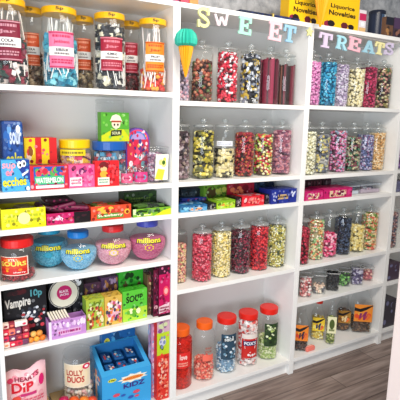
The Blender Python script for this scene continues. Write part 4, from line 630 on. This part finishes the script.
topbox(274.5, 300, 15, .02, .10, '#202c58', [('bl', 8, 3, .05, .3, 0, 0, 1, 1, ['#384c88', '#141828'])], 'flat navy box on top of the middle bookcase, below the left yellow box', h=.016)
topbox(272.6, 274.2, 12, .02, .04, '#a88c40', [('e', .5, .5, .3, .3, '#e8d080')], 'small gold packet between the two flat navy boxes', h=.022)
for i, (u0, u1, c, c2, lb, h) in enumerate(((150, 165, '#a04080', '#e0b8d0', 'mauve box on top of the left bookcase', .05), (166, 179, '#8c3c78', '#d8d0b0', 'plum box over the gap between left and middle bookcases', .05), (181, 189, '#e0485c', '#f0b020', 'red box with yellow spots on top of the middle bookcase', .06), (189.6, 198, '#f08c50', '#c82060', 'orange box with pink spots on top of the middle bookcase', .06))):
    topbox(u0, u1, -2, .015, .08, c, [('bl', 8, i, .12, .16, 0, 0, 1, 1, [c2, '#d84868', c])], lb, h=h)
# ------------------------------------------------------------------ letters
def strokes(ch):
    B = lambda x0, y0, x1, y1: [(x0, y0), (x1, y0), (x1, y1), (x0, y1)]
    if ch == 'E': return [B(.08, 0, .36, 1), B(0, 0, .92, .16), B(0, .84, .9, 1), B(.36, .42, .62, .58), B(.74, .0, .92, .36), B(.72, .66, .9, 1), B(.54, .34, .68, .66)]
    if ch == 'T': return [B(.36, 0, .64, 1), B(.2, 0, .8, .14), B(0, .84, 1, 1), B(0, .6, .16, 1), B(.84, .6, 1, 1)]
    if ch == 'A': return [[(.08, .1), (.30, .1), (.60, 1), (.40, 1)], [(.68, .1), (.92, .1), (.62, 1), (.40, 1)], B(.26, .28, .74, .42), B(0, 0, .4, .14), B(.58, 0, 1, .14)]
    if ch == 'W': return [[(.2, 0), (.36, 0), (.16, 1), (.02, 1)], [(.2, 0), (.36, 0), (.54, .7), (.44, .8)], [(.62, 0), (.78, 0), (.56, .8), (.44, .7)], [(.62, 0), (.78, 0), (.98, 1), (.84, 1)]]
    arc = lambda cx, cy, rx, ry, a0, a1, t, n=10: [[(cx+(rx-(t if k in (2, 3) else 0))*math.cos(a), cy+(ry-(t if k in (2, 3) else 0))*math.sin(a)) for k, a in ((0, a0+(a1-a0)*i/n), (1, a0+(a1-a0)*(i+1)/n), (2, a0+(a1-a0)*(i+1)/n), (3, a0+(a1-a0)*i/n))] for i in range(n)]
    if ch == 'R': return [B(.08, 0, .34, 1), B(0, 0, .44, .14), B(0, .86, .5, 1), B(.3, .40, .5, .54)]+arc(.5, .70, .36, .30, -PI/2, PI/2, .17)+[[(.46, .42), (.66, .42), (1, 0), (.7, 0)]]
    if ch == 'S': return arc(.48, .73, .42, .27, PI*.1, PI*1.5, .17)+arc(.5, .27, .44, .27, PI*.5, -PI*.9, .17)+[B(.76, .62, .92, .98), B(.04, .02, .2, .38), [(.34, .45), (.66, .38), (.66, .55), (.34, .62)]]
LET = [('S', 203.5, 17.5, 13, 20, '#e4e2a0', 'cream yellow', 0), ('W', 221.5, 20, 15, 11, '#e8d8dc', 'very pale pink', .1), ('E', 245.5, 26, 14, 17, '#a8dcc8', 'mint green', -.05), ('E', 275.5, 31.5, 14, 18, '#ecc4cc', 'pale pink', -.06), ('T', 289.5, 34, 12, 16, '#98c4dc', 'sky blue', -.06),
       ('T', 325.5, 40.5, 13, 14, '#d8c8e0', 'pale lilac', -.05), ('R', 342, 43, 11, 13, '#a8d8e4', 'light blue', -.08), ('E', 355, 44.5, 13, 13, '#f0b8c4', 'rose pink', -.1), ('A', 369, 47, 12, 12, '#a0ccdc', 'blue', -.05), ('T', 379.5, 48.5, 9, 12, '#ece4a8', 'pale yellow', -.05), ('S', 389, 49, 9, 12, '#d4c8e0', 'lilac', 0)]
for i, (ch, u, v, w, h, c, nm, rl) in enumerate(LET):
    Yl = -.016; pc = at(u, v, Yl); pl = at(u-w/2, v, Yl); pr = at(u+w/2, v, Yl); W_ = pr.x-pl.x; H_ = h*depth(pc)/FPX; b = MB(); tt = .004
    for si, pg in enumerate(strokes(ch)):
        P = [((x-.5)*W_, (y-.5)*H_) for x, y in pg]; ar = sum(P[k][0]*P[(k+1) % 4][1]-P[(k+1) % 4][0]*P[k][1] for k in range(4)); P = P if ar > 0 else P[::-1]
        b.add([(x, -tt-si*.00012, z) for x, z in P]+[(x, tt+si*.00012, z) for x, z in P], [(0, 1, 2, 3), (7, 6, 5, 4), (1, 0, 4, 5), (2, 1, 5, 6), (3, 2, 6, 7), (0, 3, 7, 4)], mat(c, .5))
    o = b.build('hanging_letter', None, pc); o.rotation_euler.y = -rl
    pos = ['first letter of the left word', 'second letter of the left word', 'left one of its two Es', 'right one of its two Es', 'last letter of the left word', 'first letter of the right word', 'second letter of the right word', 'third letter of the right word', 'fourth letter of the right word', 'fifth letter of the right word', 'last letter of the right word'][i]
    tag(o, '%s wooden letter %s, %s, along the bookcase tops' % (nm, ch, pos), 'letter', 'hanging letters of the words sweet treats')
pc = at(309.5, 32, -.0045); b = MB(); vs = [(0, 0)]+[(.026*(1 if i % 2 else .45)*math.sin(PI*i/5+PI), .026*(1 if i % 2 else .45)*math.cos(PI*i/5+PI)) for i in range(10)]
b.add([(x, -.004, z) for x, z in vs]+[(x, .004, z) for x, z in vs], [(0, 1+(i+1) % 10, 1+i) for i in range(10)]+[(11, 12+i, 12+(i+1) % 10) for i in range(10)]+[(1+i, 1+(i+1) % 10, 12+(i+1) % 10, 12+i) for i in range(10)], '#ece8a0')
tag(b.build('hanging_star', None, pc), 'small pale yellow star on the upright between the two words', 'star')
# string
b = MB()
def string(u0, v0, u1, v1, Y=-.0115, n=12):
    a = at(u0, v0, Y); c = at(u1, v1, Y)
    for i in range(n):
        p = a.lerp(c, i/n); q = a.lerp(c, (i+1)/n); T = Matrix.Translation(p) @ (q-p).to_track_quat('Z', 'Y').to_matrix().to_4x4(); b.box(-.0008, .0008, -.0008, .0008, 0, (q-p).length, '#e8e0d8', 0, T)
string(186, 6, 309, 27); string(309, 27, 398, 44); tag(b.build('bunting_string'), 'thin pale string the letters hang from across the bookcase tops', 'string')
# ------------------------------------------------------------------ honeycomb ice cream decorations
def icecream(u, vtop, vmid, vtip, w, Y, lb):
    pm = at(u, vmid, Y); R = w/2*depth(pm)/FPX; ht = at(u-1, vtip, Y).z-pm.z; hs = at(u, vtop, Y).z-pm.z
    e = empty('hanging_ice_cream', pm, lb, 'decoration', 'honeycomb paper ice creams'); n = 40
    def pleat(prof, c, nm, amp):
        b = MB(); vs = []; fs = []
        for r, z in prof:
            for i in range(n): a = 2*PI*i/n; q = r*(1 if i % 2 else amp); vs.append((q*math.cos(a), q*math.sin(a), z))
        for j in range(len(prof)-1):
            for i in range(n): k = (i+1) % n; fs.append((j*n+i, j*n+k, (j+1)*n+k, (j+1)*n+i))
        b.add(vs, fs, c); b.add(vs[:n], [tuple(reversed(range(n)))], c); b.add(vs[-n:], [tuple(range(n))], c); b.build(nm, e)
    pleat([(R*.08, ht), (R*.34, ht*.6), (R*.62, ht*.12), (R*.66, .0)], mat('#f4a818', .6), 'cone', .84)
    pleat([(R*.7, .0005), (R*.95, hs*.12), (R, hs*.4), (R*.88, hs*.7), (R*.55, hs*.93), (R*.1, hs)], mat('#2cb49c', .6), 'scoop', .84)
icecream(186, 28.5, 46.5, 77, 23, -.062, 'paper ice cream with teal scoop hanging on the upright between left and middle bookcases')
icecream(322, -22, -3, 27, 22, -.062, 'paper ice cream whose orange cone hangs down between the two yellow boxes')
# ------------------------------------------------------------------ white counter at the right edge
p = at(392.5, 330, -.9); b = MB(); b.box(0, .55, -.03, .03, 0, 1.35, mat('#f6e6e0', .5), .004)
e = empty('display_counter', (p.x+.045, -.9, 0), 'white counter end panel cutting off the right edge of the photo', 'counter'); b.build('end_panel', e)
b = MB(); b.box(.0, .55, .031, .5, 1.31, 1.35, WHITE, .004)
# ------------------------------------------------------------------ light
w = bpy.data.worlds.new('world'); bpy.context.scene.world = w; w.use_nodes = True; w.node_tree.nodes['Background'].inputs[0].default_value = (.86, .93, 1, 1); w.node_tree.nodes['Background'].inputs[1].default_value = .28
def area(loc, target, sx, sy, power, col):
    l = bpy.data.lights.new('lamp', 'AREA'); l.shape = 'RECTANGLE'; l.size = sx; l.size_y = sy; l.energy = power; l.color = col
    o = bpy.data.objects.new('assumed_light', l); C.objects.link(o); o.location = loc; o.rotation_euler = (Vector(target)-Vector(loc)).to_track_quat('-Z', 'Y').to_euler(); return o
l1 = area((.9, -1.5, 2.75), (.9, -.7, .9), 1.6, .7, 66, (1, .92, .82)); tag(l1, 'assumed unseen ceiling lamp over the aisle in front of the bookcases', 'lamp')  # assumed lamp out of view, added to light the shelves
l2 = area((-1.6, -2.8, 1.0), (.9, 0, .5), 2.4, 1.5, 105, (.84, .92, 1)); tag(l2, 'daylight from an assumed, unseen shop window behind the camera', 'window light')  # cool area light added for an assumed window, none is modelled
sc = bpy.context.scene; sc.view_settings.view_transform = 'Standard'; sc.view_settings.look = 'None'; sc.view_settings.gamma = 1; sc.view_settings.exposure = -.06
